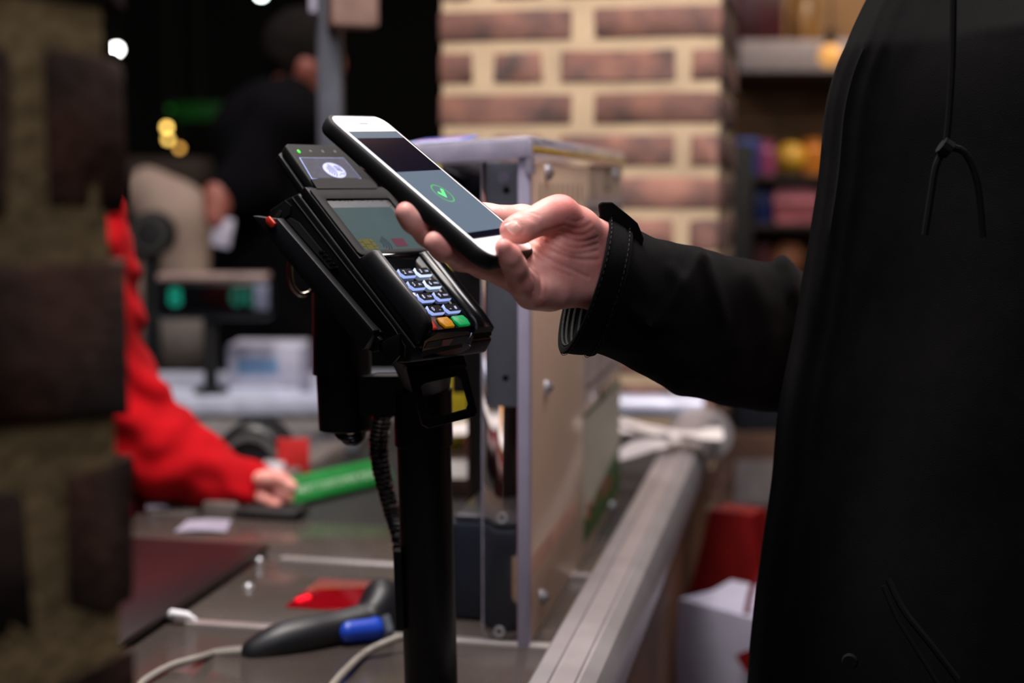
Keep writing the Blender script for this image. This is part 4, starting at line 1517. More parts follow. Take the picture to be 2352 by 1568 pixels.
# inner cuff lining seen below the hand
bm = bmesh.new()
for k in range(6):
    rg = sleeve_ring(spline(SR[:4], 9)[2 + 3 * k], k, -.0030, 0)
    tube(bm, rg + [rg[0]], .0009, 6, cap=False)
obj('lining_ribs', bm, wool_lining, CUST, I4, 60)
# strap tab standing up at the top of the cuff
tab = [(1377, 470), (1384, 464), (1408, 464), (1440, 490), (1466, 512), (1482, 548), (1470, 600), (1392, 600), (1386, 530)]
yt = .912
TFm = Frame(at(1420, 520, yt), (.93, .36, 0), (0, 0, 1), (.36, -.93, 0))
tb = [tuple(TFm.hit(px, py, 2, 0))[:2] for px, py in tab]
bm = bmesh.new()
prism(bm, tb if sum(a[0] * b[1] - b[0] * a[1] for a, b in zip(tb, tb[1:] + tb[:1])) > 0 else tb[::-1], -.0035, 0, .0012, 3)
bmesh.ops.subdivide_edges(bm, edges=list(bm.edges), cuts=2)
for v in bm.verts:
    v.co.z += .0012 * noise.noise(v.co * 60) - .06 * max(0, .012 - v.co.y) * .5
obj('cuff_strap', bm, wool, CUST, TFm.M, 50)
bm = bmesh.new()
st = [sleeve_ring(r, 0, .0036, .12) for r in (cr[2], cr[14])]
for rg in st:
    for j in range(0, NR, 1):
        a, b = rg[j], rg[(j + 1) % NR]
        tube(bm, [a, a + (b - a) * .55], .00028, 4)
o = obj('stitching', bm, mat('coat_thread', (12, 11, 11), 0.8), CUST, I4, 0)
o['kind'] = 'stuff'

# coat body: open front, left panel nearest
EY = 1.035
EDGE = [(2090, -200), (2050, -80), (2000, 0), (1955, 80), (1918, 160), (1893, 260), (1880, 400), (1862, 520), (1846, 620), (1826, 740), (1803, 850), (1786, 950), (1772, 1100), (1750, 1250), (1735, 1360), (1722, 1480), (1716, 1568), (1700, 1760), (1690, 2050)]
SEC = [(0, EY), (.010, EY - .012), (.022, EY - .016), (.034, EY - .024), (.055, .992), (.10, .93), (.15, .895), (.21, .875), (.27, .885), (.32, .95), (.35, 1.06), (.36, 1.17), (.35, 1.28), (.30, 1.37), (.22, 1.42), (.14, 1.42), (.115, 1.38), (.105, 1.34)]
er = spline(EDGE, 5)
rings = []
for i, (px, py) in enumerate(er):
    e = at(px, py, EY)
    lift = max(0, e.z - 1.42)
    sk = 1 - min(.55, lift * 4.5)
    out, inn_ = [], []
    S2 = spline(SEC, 4)
    for k, (dx, y) in enumerate(S2):
        y2 = 1.17 + (y - 1.17) * sk
        x = e.x + (dx if dx < .05 else .05 + (dx - .05) * (.9 if sk < 1 else 1))
        f = .0
        if 4 < k:
            f = .010 * noise.noise(Vector((x * 6, y2 * 6, e.z * 2.2))) + .004 * noise.noise(Vector((x * 22, y2 * 22, e.z * 5)))
        # placket ridges parallel to the edge
        f += .0022 * math.exp(-((dx - .008) / .004) ** 2) + .0022 * math.exp(-((dx - .024) / .004) ** 2) + .0015 * noise.noise(Vector((dx * 60, 0, e.z * 18)))
        out.append(Vector((x - f * .5, y2 - f if y < 1.17 else y2 + f, e.z)))
        inn_.append(Vector((x + .003, y2 + .006 if y < 1.17 else y2 - .006, e.z)))
    rings.append(out + inn_[::-1])
bm = bmesh.new()
loft(bm, rings, cap=True)
obj('coat_body', bm, wool, CUST, I4, 60)
# hood and collar lying round the neck, drawcord, pocket zip, snap, left sleeve
blob('hood', [((.33, 1.06, 1.46), (.46, 1.02, 1.50), .035, .05), ((.46, 1.02, 1.50), (.55, 1.17, 1.50), .05, .065), ((.55, 1.17, 1.50), (.46, 1.30, 1.50), .065, .05), ((.46, 1.30, 1.50), (.34, 1.27, 1.47), .05, .035)], .03, .009, wool, CUST, 0, .004, 35)
blob('coat_arm', [(SH_L, (.545, .94, 1.13), .075, .062), ((.545, .94, 1.13), (.53, .915, .90), .062, .048)], .02, .009, wool, CUST, .006, .004, 30, stretch=(1, 1, .6))
cord = mat('cord_black', (8, 8, 10), 0.8, spec=.15)
bm = bmesh.new()
for L_ in ([(2190, -40), (2188, 120), (2180, 260), (2172, 338)], [(2172, 338), (2150, 380), (2138, 450), (2124, 540)], [(2172, 338), (2215, 350), (2245, 420), (2258, 545)]):
    tube(bm, [Vector(v) for v in spline([at(x, y, .872) for x, y in L_], 4)], .0022, 8)
obj('drawcord', bm, cord, CUST, I4)
bm = bmesh.new()
tube(bm, [at(2162, 332, .870), at(2182, 346, .870)], .0055, 10)
obj('cord_lock', bm, cord, CUST, I4)
bm = bmesh.new()
tube(bm, [Vector(v) for v in spline([at(2040, 1330, .892), at(2075, 1400, .885), at(2130, 1470, .878), at(2200, 1560, .872)], 5)], .0022, 8)
tube(bm, [at(2028, 1345, .892), at(2060, 1420, .886), at(2110, 1500, .879), at(2160, 1580, .873)], .0015, 8)
obj('pocket_zip', bm, cord, CUST, I4)
bm = bmesh.new()
P = at(1952, 1518, .912)
tube(bm, [P, P + Vector((-.001, -.003, 0))], [.0055, .0045], 16)
obj('snap_button', bm, cord, CUST, I4)

# ------------------------------------------------------------------ cashier in the red jumper
Yc = 1.87
ca_body = [((-.66, 1.93, .62), (-.66, 1.93, .80), .13, .12), ((-.66, 1.93, .80), (-.70, 1.93, 1.12), .12, .135), (A3(160, 525, 1.86), (-.72, 2.12, 1.24), .05, .05), ((-.71, 1.93, 1.2), (-.72, 1.92, 1.34), .062, .056),
           ('e', (-.715, 1.91, 1.435), (.092, .078, .115)), ((-.635, 1.91, 1.43), (-.612, 1.91, 1.408), .009, .012, {'k': .012}), ((-.655, 1.91, 1.375), (-.65, 1.91, 1.35), .03, .026), ((-.72, 1.985, 1.435), (-.722, 1.99, 1.415), .012, .009, {'k': .01}), ((-.72, 1.835, 1.435), (-.722, 1.83, 1.415), .012, .009, {'k': .01}),
           (A3(160, 525, 1.86), A3(205, 900, 1.90), .045, .038), (A3(205, 900, 1.90), A3(565, 1122, Yc), .036, .024),
           ((-.72, 2.12, 1.24), (-.76, 2.14, .98), .045, .038), ((-.76, 2.14, .98), (-.62, 2.06, .93), .034, .026), ((-.62, 2.06, .93), (-.56, 2.03, .925), .026, .02),
           ((-.66, 1.85, .62), (-.42 - .45, 1.72, .60), .08, .06), ((-.87, 1.72, .60), (-.87, 1.70, .10), .055, .04), ((-.87, 1.70, .05), (-.82, 1.6, .04), .04, .035),
           ((-.66, 2.0, .62), (-.9, 2.0, .60), .08, .06), ((-.9, 2.0, .60), (-.9, 2.0, .10), .055, .04), ((-.9, 2.0, .05), (-.85, 1.9, .04), .04, .035)]
v1, f1 = nets(lambda P: prims(P, ca_body, .03), *bounds(ca_body, .03), .012)
ch = [(A3(558, 1120, Yc), A3(600, 1118, Yc - .005), .026, .026), (A3(585, 1140, Yc - .01), A3(620, 1150, Yc - .015), .017, .017)]
for i, (a, b, c_) in enumerate((((612, 1098), (648, 1112), (664, 1150)), ((612, 1112), (655, 1130), (664, 1166)), ((608, 1128), (648, 1146), (650, 1174)), ((600, 1142), (634, 1158), (634, 1178)), ((600, 1100), (640, 1100), (668, 1118)))):
    Y0 = Yc + .022 - .018 * i if i < 4 else Yc - .03
    r = (.0105, .0105, .0098, .0086, .0112)[i]
    ch += [(A3(*a, Y0), A3(*b, Y0 - .008), r, r * .95), (A3(*b, Y0 - .008), A3(*c_, Y0 - .01), r * .95, r * .8)]
v2, f2 = nets(lambda P: prims(P, ch, .006), *bounds(ch, .01), .0025)
vv = np.concatenate([v1, v2]) - np.array((-.68, 1.93, 0))
CA = link('person', npmesh('person', vv, np.concatenate([f1, f2 + len(v1)])), skin, None, T(-.68, 1.93, 0), 0)
tag(CA, 'cashier in a red jumper seated behind the brick wall reaching over the counter', 'person')
jump = [((-.65, 1.93, .72), (-.65, 1.93, .84), .135, .13), ((-.65, 1.93, .84), (-.70, 1.93, 1.13), .13, .14), (A3(160, 530, 1.86), (-.72, 2.12, 1.235), .06, .06),
        (A3(168, 545, 1.86), A3(212, 880, 1.90), .066, .064), (A3(215, 880, 1.90), A3(400, 1062, 1.885), .064, .048), (A3(400, 1062, 1.885), A3(545, 1118, Yc), .048, .035),
        ((-.72, 2.12, 1.22), (-.76, 2.14, .98), .065, .055), ((-.76, 2.14, .98), (-.63, 2.06, .935), .05, .04)]
blob('red_jumper', jump, .03, .006, red_cloth, CA, .008, .0068, 36, stretch=(1, .8, 1.1))
blob('hair', [('e', (-.735, 1.91, 1.47), (.10, .09, .105))], .02, .010, hairm, CA, 0, .003, 50, cut=lambda P: (P[..., 0] + .66) * .8 - (P[..., 2] - 1.475) * .9)
blob('trousers', [ca_body[0]] + ca_body[14:16] + ca_body[17:19], .03, .014, trousers, CA, .012)
for k in (16, 19):
    blob('shoe', [ca_body[k]], .02, .012, matt_black, CA, .006, cut=lambda P: .002 - P[..., 2])
face((-.715, 1.91, 1.435), 1, .092, CA)
ST = empty('stool', T(-.66, 1.93, 0), 'black stool under the cashier in the red jumper', 'stool')
bm = bmesh.new()
tube(bm, [(-.66, 1.93, .44), (-.66, 1.93, .49)], .17, 24)
obj('seat', bm, matt_black, ST)
bm = bmesh.new()
tube(bm, [(-.66, 1.93, .01), (-.66, 1.93, .03), (-.66, 1.93, .05), (-.66, 1.93, .44)], [.2, .2, .025, .025], 24)
obj('leg', bm, matt_black, ST)
# things by the cashier's hand
Pb = LANE.I @ onz(660, 1192, ZC)
bm = bmesh.new()
box(bm, Pb.x - .075, Pb.x + .01, Pb.y, Pb.y + .06, ZC - .001, ZC + .008, .003)
tag(obj('card_pad', bm, matt_black, None, LANE.M), 'thin black pad lying under the hand of the cashier', 'pad')
for nm, lab, qd in (('receipt', 'small lilac white receipt lying near the dark plate', ((400, 1222), (520, 1222), (530, 1196), (430, 1196))),
                    ('receipt', 'white curled receipt under the red sleeve of the cashier', ((335, 1170), (385, 1168), (375, 1140), (340, 1142)))):
    q = [LANE.I @ onz(x, y, ZC + .001) for x, y in qd]
    bm = bmesh.new()
    loft(bm, [[(a.x + (b.x - a.x) * t, a.y + (b.y - a.y) * t, ZC + .001 + .002 * math.sin(t * 3)) for a, b in ((q[0], q[1]), (q[3], q[2]))] +
              [(a.x + (b.x - a.x) * t, a.y + (b.y - a.y) * t, ZC + .0016 + .002 * math.sin(t * 3)) for a, b in ((q[3], q[2]), (q[0], q[1]))] for t in np.linspace(0, 1, 8)])
    tag(obj(nm, bm, mat('lilac_paper', (150, 142, 160), 0.7), None, LANE.M), lab, 'paper')
# green divider bar
g0, g1 = onz(664, 1160, ZC + .001), onz(905, 1103, ZC + .001)
gd = (g1 - g0).normalized()
GF = Frame(g0, gd, Vector((0, 0, 1)).cross(gd), (0, 0, 1))
gl_ = (g1 - g0).length
bm = bmesh.new()
loft(bm, [[(x, 0, 0), (x, .045, 0), (x, .03, .030), (x, .015, .030)] for x in (0, gl_)])
bev(bm, .002, 2)
GD = tag(obj('divider_bar', bm, mat('divider_green', (34, 122, 56), 0.35, var=0.1), None, GF.M), 'green lettered divider bar lying on the belt beside the cashier', 'divider')
text('lettering', 'NEXT CUSTOMER PLEASE', .0125, mat('divider_white', (190, 224, 190), 0.5), GD, GF.M @ T(gl_ / 2, .0068, .0148) @ Matrix.Rotation(math.radians(63.4), 4, 'X'), .0003, 1.15)
# goods on the belt, seen between the post and the beige screen
for k, (px, py, Yk, w, h, d, col, lab) in enumerate(((1062, 1130, 1.95, .07, .06, .05, (70, 50, 42), 'brown paper packet on the belt behind the post'),
                                                     (1150, 1090, 2.12, .11, .05, .06, (110, 24, 34), 'dark red snack packet on the belt behind the clear sheet'),
                                                     (1085, 1020, 2.35, .10, .07, .06, (196, 130, 40), 'amber yellow packet at the far end of the belt'))):
    P = at(px, py, Yk)
    bm = bmesh.new()
    zz_ = ZC - .006
    loft(bm, [[(P.x + sx * w / 2 * q, P.y + sy * d / 2 * q2, zz_ + z) for sx, sy in ((-1, -1), (0, -1.25), (1, -1), (1, 1), (0, 1.25), (-1, 1))] for z, q, q2 in ((0, .96, .9), (h * .12, 1, 1), (h * .5, 1.03, 1.05), (h * .86, 1, .5), (h * .9, 1, .1), (h, 1, .08))])
    tag(obj('packet', bm, mat('packet_%d' % k, col, 0.35, var=0.35, vscale=30), None), lab, 'packet')
# paper carrier sheets over the far end of the rail
for k, (L_, z_, lab) in enumerate(((((1395, 1060), (1500, 1030), (1600, 1008), (1660, 1000)), .957, 'white paper strip crossing towards the rail end, lower one'),
                              (((1030, 985), (1180, 992), (1400, 985), (1560, 1000), (1655, 1003)), .964, 'long white paper strip lying across the belt and rail'),
                              (((1400, 965), (1480, 985), (1560, 1005)), .972, 'short white paper strip leaning on the longer strips'))):
    c_ = [onz(x, y, z_) for x, y in L_]
    c_ = [Vector(v) for v in spline(c_, 5)]
    bm = bmesh.new()
    wv = (.03, .05, .02)[k]
    loft(bm, [[p + Vector((0, -wv / 2, .010 * noise.noise(p * 18))), p + Vector((0, wv / 2, .012 * noise.noise(p * 14) + .006)), p + Vector((0, wv / 2, .012 * noise.noise(p * 14) + .007)), p + Vector((0, -wv / 2, .010 * noise.noise(p * 18) + .001))] for p in c_])
    tag(obj('paper_strip', bm, paper), lab, 'paper')

# ------------------------------------------------------------------ grey post with sign box, second lane behind
Yg = 2.30
GP = empty('grey_post', T(at(762, 400, Yg).x, Yg, ZC), 'tall grey metal post rising from the counter with a sign box at its top', 'post')
x0 = at(762, 400, Yg).x
bm = bmesh.new()
box(bm, x0 - .019, x0 + .019, Yg - .02, Yg + .02, ZC - .003, 2.1, .003)
obj('upright', bm, mat('post_grey', (78, 82, 92), 0.5, 0.2), GP)
bm = bmesh.new()
box(bm, x0 - .04, x0 + .04, Yg - .05, Yg + .05, ZC - .003, ZC + .006, .002)
obj('foot', bm, MATS['post_grey'], GP)
bm = bmesh.new()
zs = at(800, 60, Yg - .05).z
box(bm, x0 - .012, x0 + .062, Yg - .07, Yg - .021, zs, zs + .28, .004, M=T(x0, Yg, 0) @ Matrix.Rotation(.35, 4, 'Z') @ T(-x0, -Yg, 0))
sb = obj('sign_box', bm, mat('sign_tan', (132, 106, 96), 0.5), GP)
bm = bmesh.new()
box(bm, x0 - .024, x0 - .013, Yg - .06, Yg - .021, zs + .02, zs + .28, .002)
obj('sign_edge', bm, mat('pale_edge', (160, 160, 176), 0.4), GP)

L2 = empty('second_checkout', T(-.8, 2.9, 0), 'white topped checkout of the next lane behind the cashier', 'checkout')
bm = bmesh.new()
box(bm, -1.7, -.13, 2.83, 3.15, .04, .87, .004)
obj('cabinet', bm, mat('grey_cabinet', (90, 88, 90), 0.6), L2)
bm = bmesh.new()
box(bm, -1.72, -.12, 2.79, 3.2, .87, .905, .006)
obj('worktop', bm, mat('lilac_white_top', (190, 196, 216), 0.5), L2)
bm = bmesh.new()
box(bm, -1.72, -.12, 2.80, 2.83, .80, .868, .004)
obj('front_rail', bm, mat('grey_rail', (150, 146, 146), 0.5), L2)
# customer display on a stalk
Yd = 2.86
DS = empty('customer_display', T(at(482, 900, Yd).x, Yd, .905), 'black customer display bar with teal digits on a thin black stalk', 'display')
bm = bmesh.new()
p0_, p1_ = at(352, 735, Yd - .03), at(618, 640, Yd - .03)
box(bm, p0_.x, p1_.x, Yd - .03, Yd + .03, p0_.z, p1_.z, .012, 3)
obj('housing', bm, mat('display_case', (14, 16, 20), 0.4), DS)
bm = bmesh.new()
box(bm, p0_.x + .01, p1_.x - .004, Yd - .034, Yd + .02, p1_.z - .004, p1_.z + .010, .004)
obj('top_edge', bm, mat('display_edge', (150, 128, 122), 0.4), DS)
bm = bmesh.new()
box(bm, p1_.x - .03, p1_.x - .001, Yd - .035, Yd - .029, p0_.z + .02, p1_.z - .01, .002)
obj('side_label', bm, mat('display_label', (110, 116, 140), 0.5), DS)
bm = bmesh.new()
box(bm, p0_.x + .02, p1_.x - .035, Yd - .0315, Yd - .0295, p0_.z + .02, p1_.z - .012, .001)
dsc = obj('screen', bm, gloss_black, DS)
for px, s_, e_ in ((402, '8', 1.6), (560, '00', .5)):
    P = at(px, 684, Yd - .033)
    text('digits', s_, .05, mat('teal_digit_%d' % px, (0, 50, 42), 0.5, emit=(0, 170, 140), es=e_ * .28), dsc, T(*P) @ Matrix.Rotation(PI / 2, 4, 'X'), .0003, 1.1, .002)
bm = bmesh.new()
P = at(482, 740, Yd)
tube(bm, [(P.x, Yd, .905), (P.x, Yd, .915), (P.x, Yd, .92), (P.x, Yd, P.z + .03)], [.035, .035, .014, .014], 20)
obj('stalk', bm, matt_black, DS)
# white box with blue print, white post
Yw = 2.95
p0_, p1_ = at(522, 885, Yw), at(694, 792, Yw)
bm = bmesh.new()
box(bm, p0_.x, p1_.x, Yw, Yw + .12, .905, p1_.z, .006)
WB = tag(obj('carton', bm, mat('white_carton', (190, 190, 208), 0.6)), 'white carton with blue print standing on the white topped lane', 'carton')
bm = bmesh.new()
pa, pb_ = at(545, 862, Yw), at(640, 822, Yw)
box(bm, pa.x, pb_.x, Yw - .0012, Yw + .001, pa.z, pb_.z, .0003)
bp = obj('blue_print', bm, mat('print_blue', (120, 152, 186), 0.6), WB)
bm = bmesh.new()
for k in range(6):
    box(bm, pa.x + .006 + .013 * k, pa.x + .013 + .013 * k, Yw - .0016, Yw - .001, pa.z + .012, pb_.z - .008)
obj('print_blocks', bm, mat('print_dark_blue', (86, 128, 170), 0.6), bp)
bm = bmesh.new()
P = at(702, 880, Yw - .06)
box(bm, P.x - .010, P.x + .010, Yw - .07, Yw - .05, .905, at(702, 796, Yw - .06).z, .004)
tag(obj('short_white_post', bm, mat('lilac_post', (150, 148, 168), 0.5)), 'short lilac post beside the white carton on the white topped lane', 'post')
# dome shaped scale head and red tag on the cashier shelf
Ys = 2.12
SCF = empty('scale', T(at(585, 1050, Ys).x, Ys, ZC), 'black dome shaped scale on the counter behind the red sleeve', 'scale')
ax_, bx2 = at(495, 1050, Ys).x, at(680, 1050, Ys).x
hz = at(580, 962, Ys).z - ZC
cx0 = (ax_ + bx2) / 2
bm = bmesh.new()
loft(bm, [[(cx0 + (bx2 - ax_) / 2 * math.cos(a) * q, Ys + y, ZC + max(0, hz * math.sin(a) * q)) for a in np.linspace(0, PI, 18)] for y, q in ((-.05, .9), (-.045, .98), (-.04, 1), (.04, 1), (.05, .95))])
obj('housing', bm, mat('scale_black', (28, 29, 32), 0.4), SCF)
bm = bmesh.new()
loft(bm, [[(cx0 + (bx2 - ax_) / 2 * math.cos(a) * q, Ys + y, ZC + hz * math.sin(a) * q) for a in list(np.linspace(.3, PI - .3, 14))] + [(cx0 + (bx2 - ax_) / 2 * math.cos(a) * (q - .12), Ys + y, ZC + hz * math.sin(a) * (q - .12)) for a in list(np.linspace(PI - .3, .3, 14))] for y, q in ((-.056, .8), (-.049, .8))])
obj('arched_trim', bm, mat('scale_grey', (90, 92, 92), 0.5), SCF)
bm = bmesh.new()
p0_, p1_ = at(640, 1050, Ys - .05), at(712, 1004, Ys - .05)
box(bm, p0_.x, p1_.x, Ys - .064, Ys - .058, ZC + .0, p1_.z, .001)
tag(obj('red_card', bm, mat('red_card', (190, 30, 30), 0.6)), 'small red card leaning on the black scale', 'card')
bm = bmesh.new()
q = [onz(x, y, ZC + .014) for x, y in ((590, 1100), (640, 1100), (660, 1060), (610, 1058))]
prism(bm, [(v.x, v.y) for v in q], ZC + .0005, ZC + .02, .002)
tag(obj('paper_pad', bm, mat('pad_grey_white', (170, 170, 174), 0.7)), 'grey white pad of paper beside the belt rim', 'paper')

# ------------------------------------------------------------------ shopper behind, seen from the back
Yp = 3.6
px_ = at(640, 600, Yp).x
sh = [(A3(655, 260, Yp - .15), A3(665, 250, Yp + .16), .06, .06), (A3(640, 330, Yp), A3(640, 640, Yp), .145, .13), (A3(640, 640, Yp), A3(640, 760, Yp), .13, .13), (A3(680, 240, Yp), A3(702, 170, Yp), .05, .05),
      ('e', A3(706, 132, Yp), (.088, .078, .105)), (A3(770, 140, Yp - .02), A3(782, 155, Yp - .02), .013, .013), (A3(700, 150, Yp - .078), A3(704, 168, Yp - .078), .013, .010),
      (A3(640, 270, Yp - .18), A3(570, 420, Yp - .22), .05, .042), (A3(570, 420, Yp - .22), A3(505, 455, Yp - .28), .04, .028), (A3(505, 455, Yp - .28), A3(497, 505, Yp - .30), .030, .022), (A3(492, 440, Yp - .29), A3(488, 500, Yp - .31), .015, .012),
      ((px_, Yp - .09, .85), (px_, Yp - .09, .5), .085, .058), ((px_, Yp - .09, .5), (px_ - .02, Yp - .09, .09), .055, .04), ((px_, Yp - .09, .05), (px_ + .15, Yp - .09, .035), .042, .034),
      ((px_, Yp + .09, .85), (px_, Yp + .09, .5), .085, .058), ((px_, Yp + .09, .5), (px_ - .02, Yp + .09, .09), .055, .04), ((px_, Yp + .09, .05), (px_ + .15, Yp + .09, .035), .042, .034)]
v1, f1 = nets(lambda P: prims(P, sh, .03), *bounds(sh, .03), .013)
SP = link('person', npmesh('person', v1 - np.array((px_, Yp, 0)), f1), mat('far_skin', (150, 88, 76), 0.5, var=0.08, sss=.1), None, T(px_, Yp, 0), 0)
tag(SP, 'shopper in a dark coat with bowed head turned away behind the grey post', 'person')
far_coat = mat('navy_coat', (8, 7, 11), 0.95, spec=.1, var=0.15, vscale=9)
blob('coat', [sh[0], sh[1], sh[2], sh[7], (sh[8][0], A3(535, 440, Yp - .255), .042, .034), (A3(640, 700, Yp), A3(636, 900, Yp), .14, .15)], .04, .012, far_coat, SP, .02, .006, 16)
blob('collar', [(A3(668, 235, Yp - .05), A3(690, 235, Yp + .06), .06, .06)], .03, .012, far_coat, SP, .008)
blob('hair', [('e', A3(694, 112, Yp), (.098, .09, .105))], .02, .012, mat('far_hair', (20, 16, 14), 0.9, spec=.15), SP, 0, .003, 40, cut=lambda P: (P[..., 0] - at(735, 100, Yp).x) * .8 - (P[..., 2] - at(700, 165, Yp).z) * .8)
blob('trousers', sh[11:13] + sh[14:16] + [((px_, Yp - .09, .84), (px_, Yp + .09, .84), .09, .09)], .03, .014, trousers, SP, .015)
for k in (13, 16):
    blob('shoe', [sh[k]], .02, .013, matt_black, SP, .006, cut=lambda P: .002 - P[..., 2])
bm = bmesh.new()
P = at(512, 532, Yp - .3)
box(bm, P.x - .022, P.x + .022, P.y - .01, P.y + .006, P.z - .035, P.z + .032, .003, M=T(*P) @ Matrix.Rotation(.2, 4, 'Y') @ T(*-P))
tag(obj('shopping_list', bm, mat('list_white', (200, 196, 214), 0.7)), 'folded white paper in the hand of the shopper behind', 'paper')

# ------------------------------------------------------------------ dim things far left
Yq = 4.0
cm = mat('dusty_cream', (180, 156, 142), 0.8, var=0.15, vscale=5)
CH = empty('swivel_chair', T(at(390, 700, Yq).x, Yq, 0), 'cream padded chair with high rounded back in the dim area behind the cashier', 'chair')
blob('backrest', [(A3(340, 440, Yq), A3(400, 500, Yq), .07, .09), (A3(400, 500, Yq), A3(425, 640, Yq), .10, .07), (A3(370, 600, Yq + .05), A3(330, 660, Yq + .05), .05, .06)], .05, .02, cm, CH)
blob('seat', [(A3(330, 790, Yq), A3(430, 770, Yq), .13, .12)], .05, .025, mat('grey_cream', (120, 112, 106), 0.8), CH)
bm = bmesh.new()
P = at(380, 800, Yq)
tube(bm, [(P.x, Yq, 0), (P.x, Yq, .03), (P.x, Yq, .05), (P.x, Yq, P.z - .05)], [.26, .24, .04, .03], 20)
obj('leg', bm, matt_black, CH)
bm = bmesh.new()
P = at(347, 537, 3.4)
t_ = [(P.x, P.y - .02, P.z), (P.x, P.y - .015, P.z), (P.x, P.y + .03, P.z), (P.x, P.y + .05, P.z)]
tube(bm, t_, [.03, .05, .055, .03], 24)
tube(bm, [(P.x, P.y + .02, P.z), (P.x - .01, P.y + .03, P.z - .12), (P.x - .01, P.y + .03, .0)], [.02, .02, .02], 12)
FN = tag(obj('lamp_stand', bm, matt_black, None), 'black round headed lamp stand in front of the cream chair', 'lamp')
bm = bmesh.new()
ring_prism(bm, [(.042 * math.cos(a), .042 * math.sin(a)) for a in np.linspace(0, 2 * PI, 24, endpoint=False)], [(.034 * math.cos(a), .034 * math.sin(a)) for a in np.linspace(0, 2 * PI, 24, endpoint=False)], 0, .003)
obj('sheen_ring', bm, mat('sheen_grey', (70, 68, 66), 0.3), FN, T(P.x, P.y - .021, P.z) @ Matrix.Rotation(PI / 2, 4, 'X'))  # grey band paints the sheen on the black round head
bm = bmesh.new()
p0_, p1_ = at(215, 430, 4.6), at(460, 360, 4.6)
box(bm, p0_.x, p1_.x, 4.6, 4.9, p0_.z, p1_.z, .02)
for x in (p0_.x + .05, p1_.x - .05):
    box(bm, x - .02, x + .02, 4.62, 4.88, 0, p0_.z + .01)
tag(obj('dark_cupboard', bm, mat('dim_brown', (54, 42, 34), 0.8)), 'dim brown table far behind the cream chair', 'table')


def lamp(name, px, py, Y, r, col, es, lab):
    P = at(px, py, Y)
    bm = bmesh.new()
    bmesh.ops.create_uvsphere(bm, u_segments=16, v_segments=10, radius=r)
    o = obj('bulb', bm, mat('glow_%d_%d' % (px, py), col, 0.5, emit=col, es=es), None, T(*P))
    o.name = name
    bm = bmesh.new()
    tube(bm, [(0, 0, r * .8), (0, 0, r * .8 + .05)], [r * .5, r * .35], 10)
    tube(bm, [(0, 0, r * .8 + .04), (0, 0, 3.6 - P.z)], .003, 6)
    obj('pendant_cord', bm, matt_black, o, T(*P))
    return tag(o, lab, 'lamp')


lamp('pendant_bulb', 268, 113, 6.0, .018, (255, 255, 250), 16, 'small bright white bulb beside the upper brick wall edge')
lamp('pendant_bulb', 600, -14, 6.0, .018, (240, 255, 248), 16, 'small bright white bulb cut off by the top of the frame')
lamp('pendant_bulb', 383, 292, 6.4, .014, (255, 208, 104), 7, 'upper and brighter of two yellow bulbs in the dark')
lamp('pendant_bulb', 386, 320, 6.6, .014, (255, 208, 104), 5, 'middle yellow bulb between the two others in the dark')
lamp('pendant_bulb', 412, 340, 6.4, .013, (230, 170, 80), 3.5, 'lower and dimmer of the yellow bulbs in the dark')
lamp('pendant_bulb', 390, 250, 7.4, .016, (20, 90, 20), .8, 'faint green light above the yellow bulbs')
bm = bmesh.new()
p0_, p1_ = at(400, 275, 7.5), at(520, 235, 7.5)
box(bm, p0_.x, p1_.x, 7.5, 7.56, p0_.z, p1_.z, .005)
XS = tag(obj('exit_sign', bm, mat('dim_green', (4, 40, 8), 0.6, emit=(0, 60, 8), es=.35)), 'dim green lit sign far off in the dark', 'sign')
bm = bmesh.new()
box(bm, (p0_.x + p1_.x) / 2 - .01, (p0_.x + p1_.x) / 2 + .01, 7.52, 7.54, p1_.z - .01, 3.6)
obj('hanger', bm, matt_black, XS)

# ------------------------------------------------------------------ in front of the pillar: yellow bag, leaflet on the lid
bm = bmesh.new()
P = at(1012, 385, 2.3)
blobm = [((P.x - .01, 2.3, P.z - .04), (P.x + .02, 2.3, P.z + .01), .035, .028)]
o = blob('yellow_bag', [((P.x, 2.3, ZC + .045), (P.x, 2.3, P.z - .07), .056, .054), ((P.x, 2.3, P.z - .07), (P.x + .01, 2.3, P.z + .008), .05, .018)], .02, .008, mat('mustard_bag', (176, 158, 30), 0.5, var=0.2, vscale=20), None, 0, .0022, 40)
tag(o, 'tall mustard yellow bag standing on the belt before the brick pillar', 'bag')
bm.free()
q = [LANE.I @ onz(x, y, ztop + .021) for x, y in ((1050, 338), (930, 330))]
LF = T(0, 0, 0)
yA = by + .02
xA, xB = LANE.hit(915, 320, 1, yA).x, LANE.hit(1075, 320, 1, yA).x
bm = bmesh.new()
sl_ = .10
for k in range(1):
    prism(bm, [(0, 0), (xB - xA, 0), (xB - xA - .01, .1), (.0, .1)], 0, .0008)
lfM = LIDM @ T(xA, yA, ztop + .0235) @ Matrix.Rotation(math.radians(5), 4, 'X')
LFO = tag(obj('leaflet', bm, mat('leaflet_blue', (70, 120, 200), 0.3), None, lfM), 'blue and pink printed leaflet lying on the clear lid', 'leaflet')
for y0_, y1_, c_, n_ in ((.0, .0, 0, 0), (.02, .035, (230, 226, 240), 'white_stripe'), (.05, .06, (214, 110, 140), 'pink_stripe'), (.075, .085, (60, 60, 170), 'blue_stripe')):
    if n_:
        bm = bmesh.new()
        box(bm, .004, xB - xA - .012, y0_, y1_, .0008, .0011)
        obj(n_, bm, mat('leaflet_' + n_, c_, 0.4), LFO, lfM)

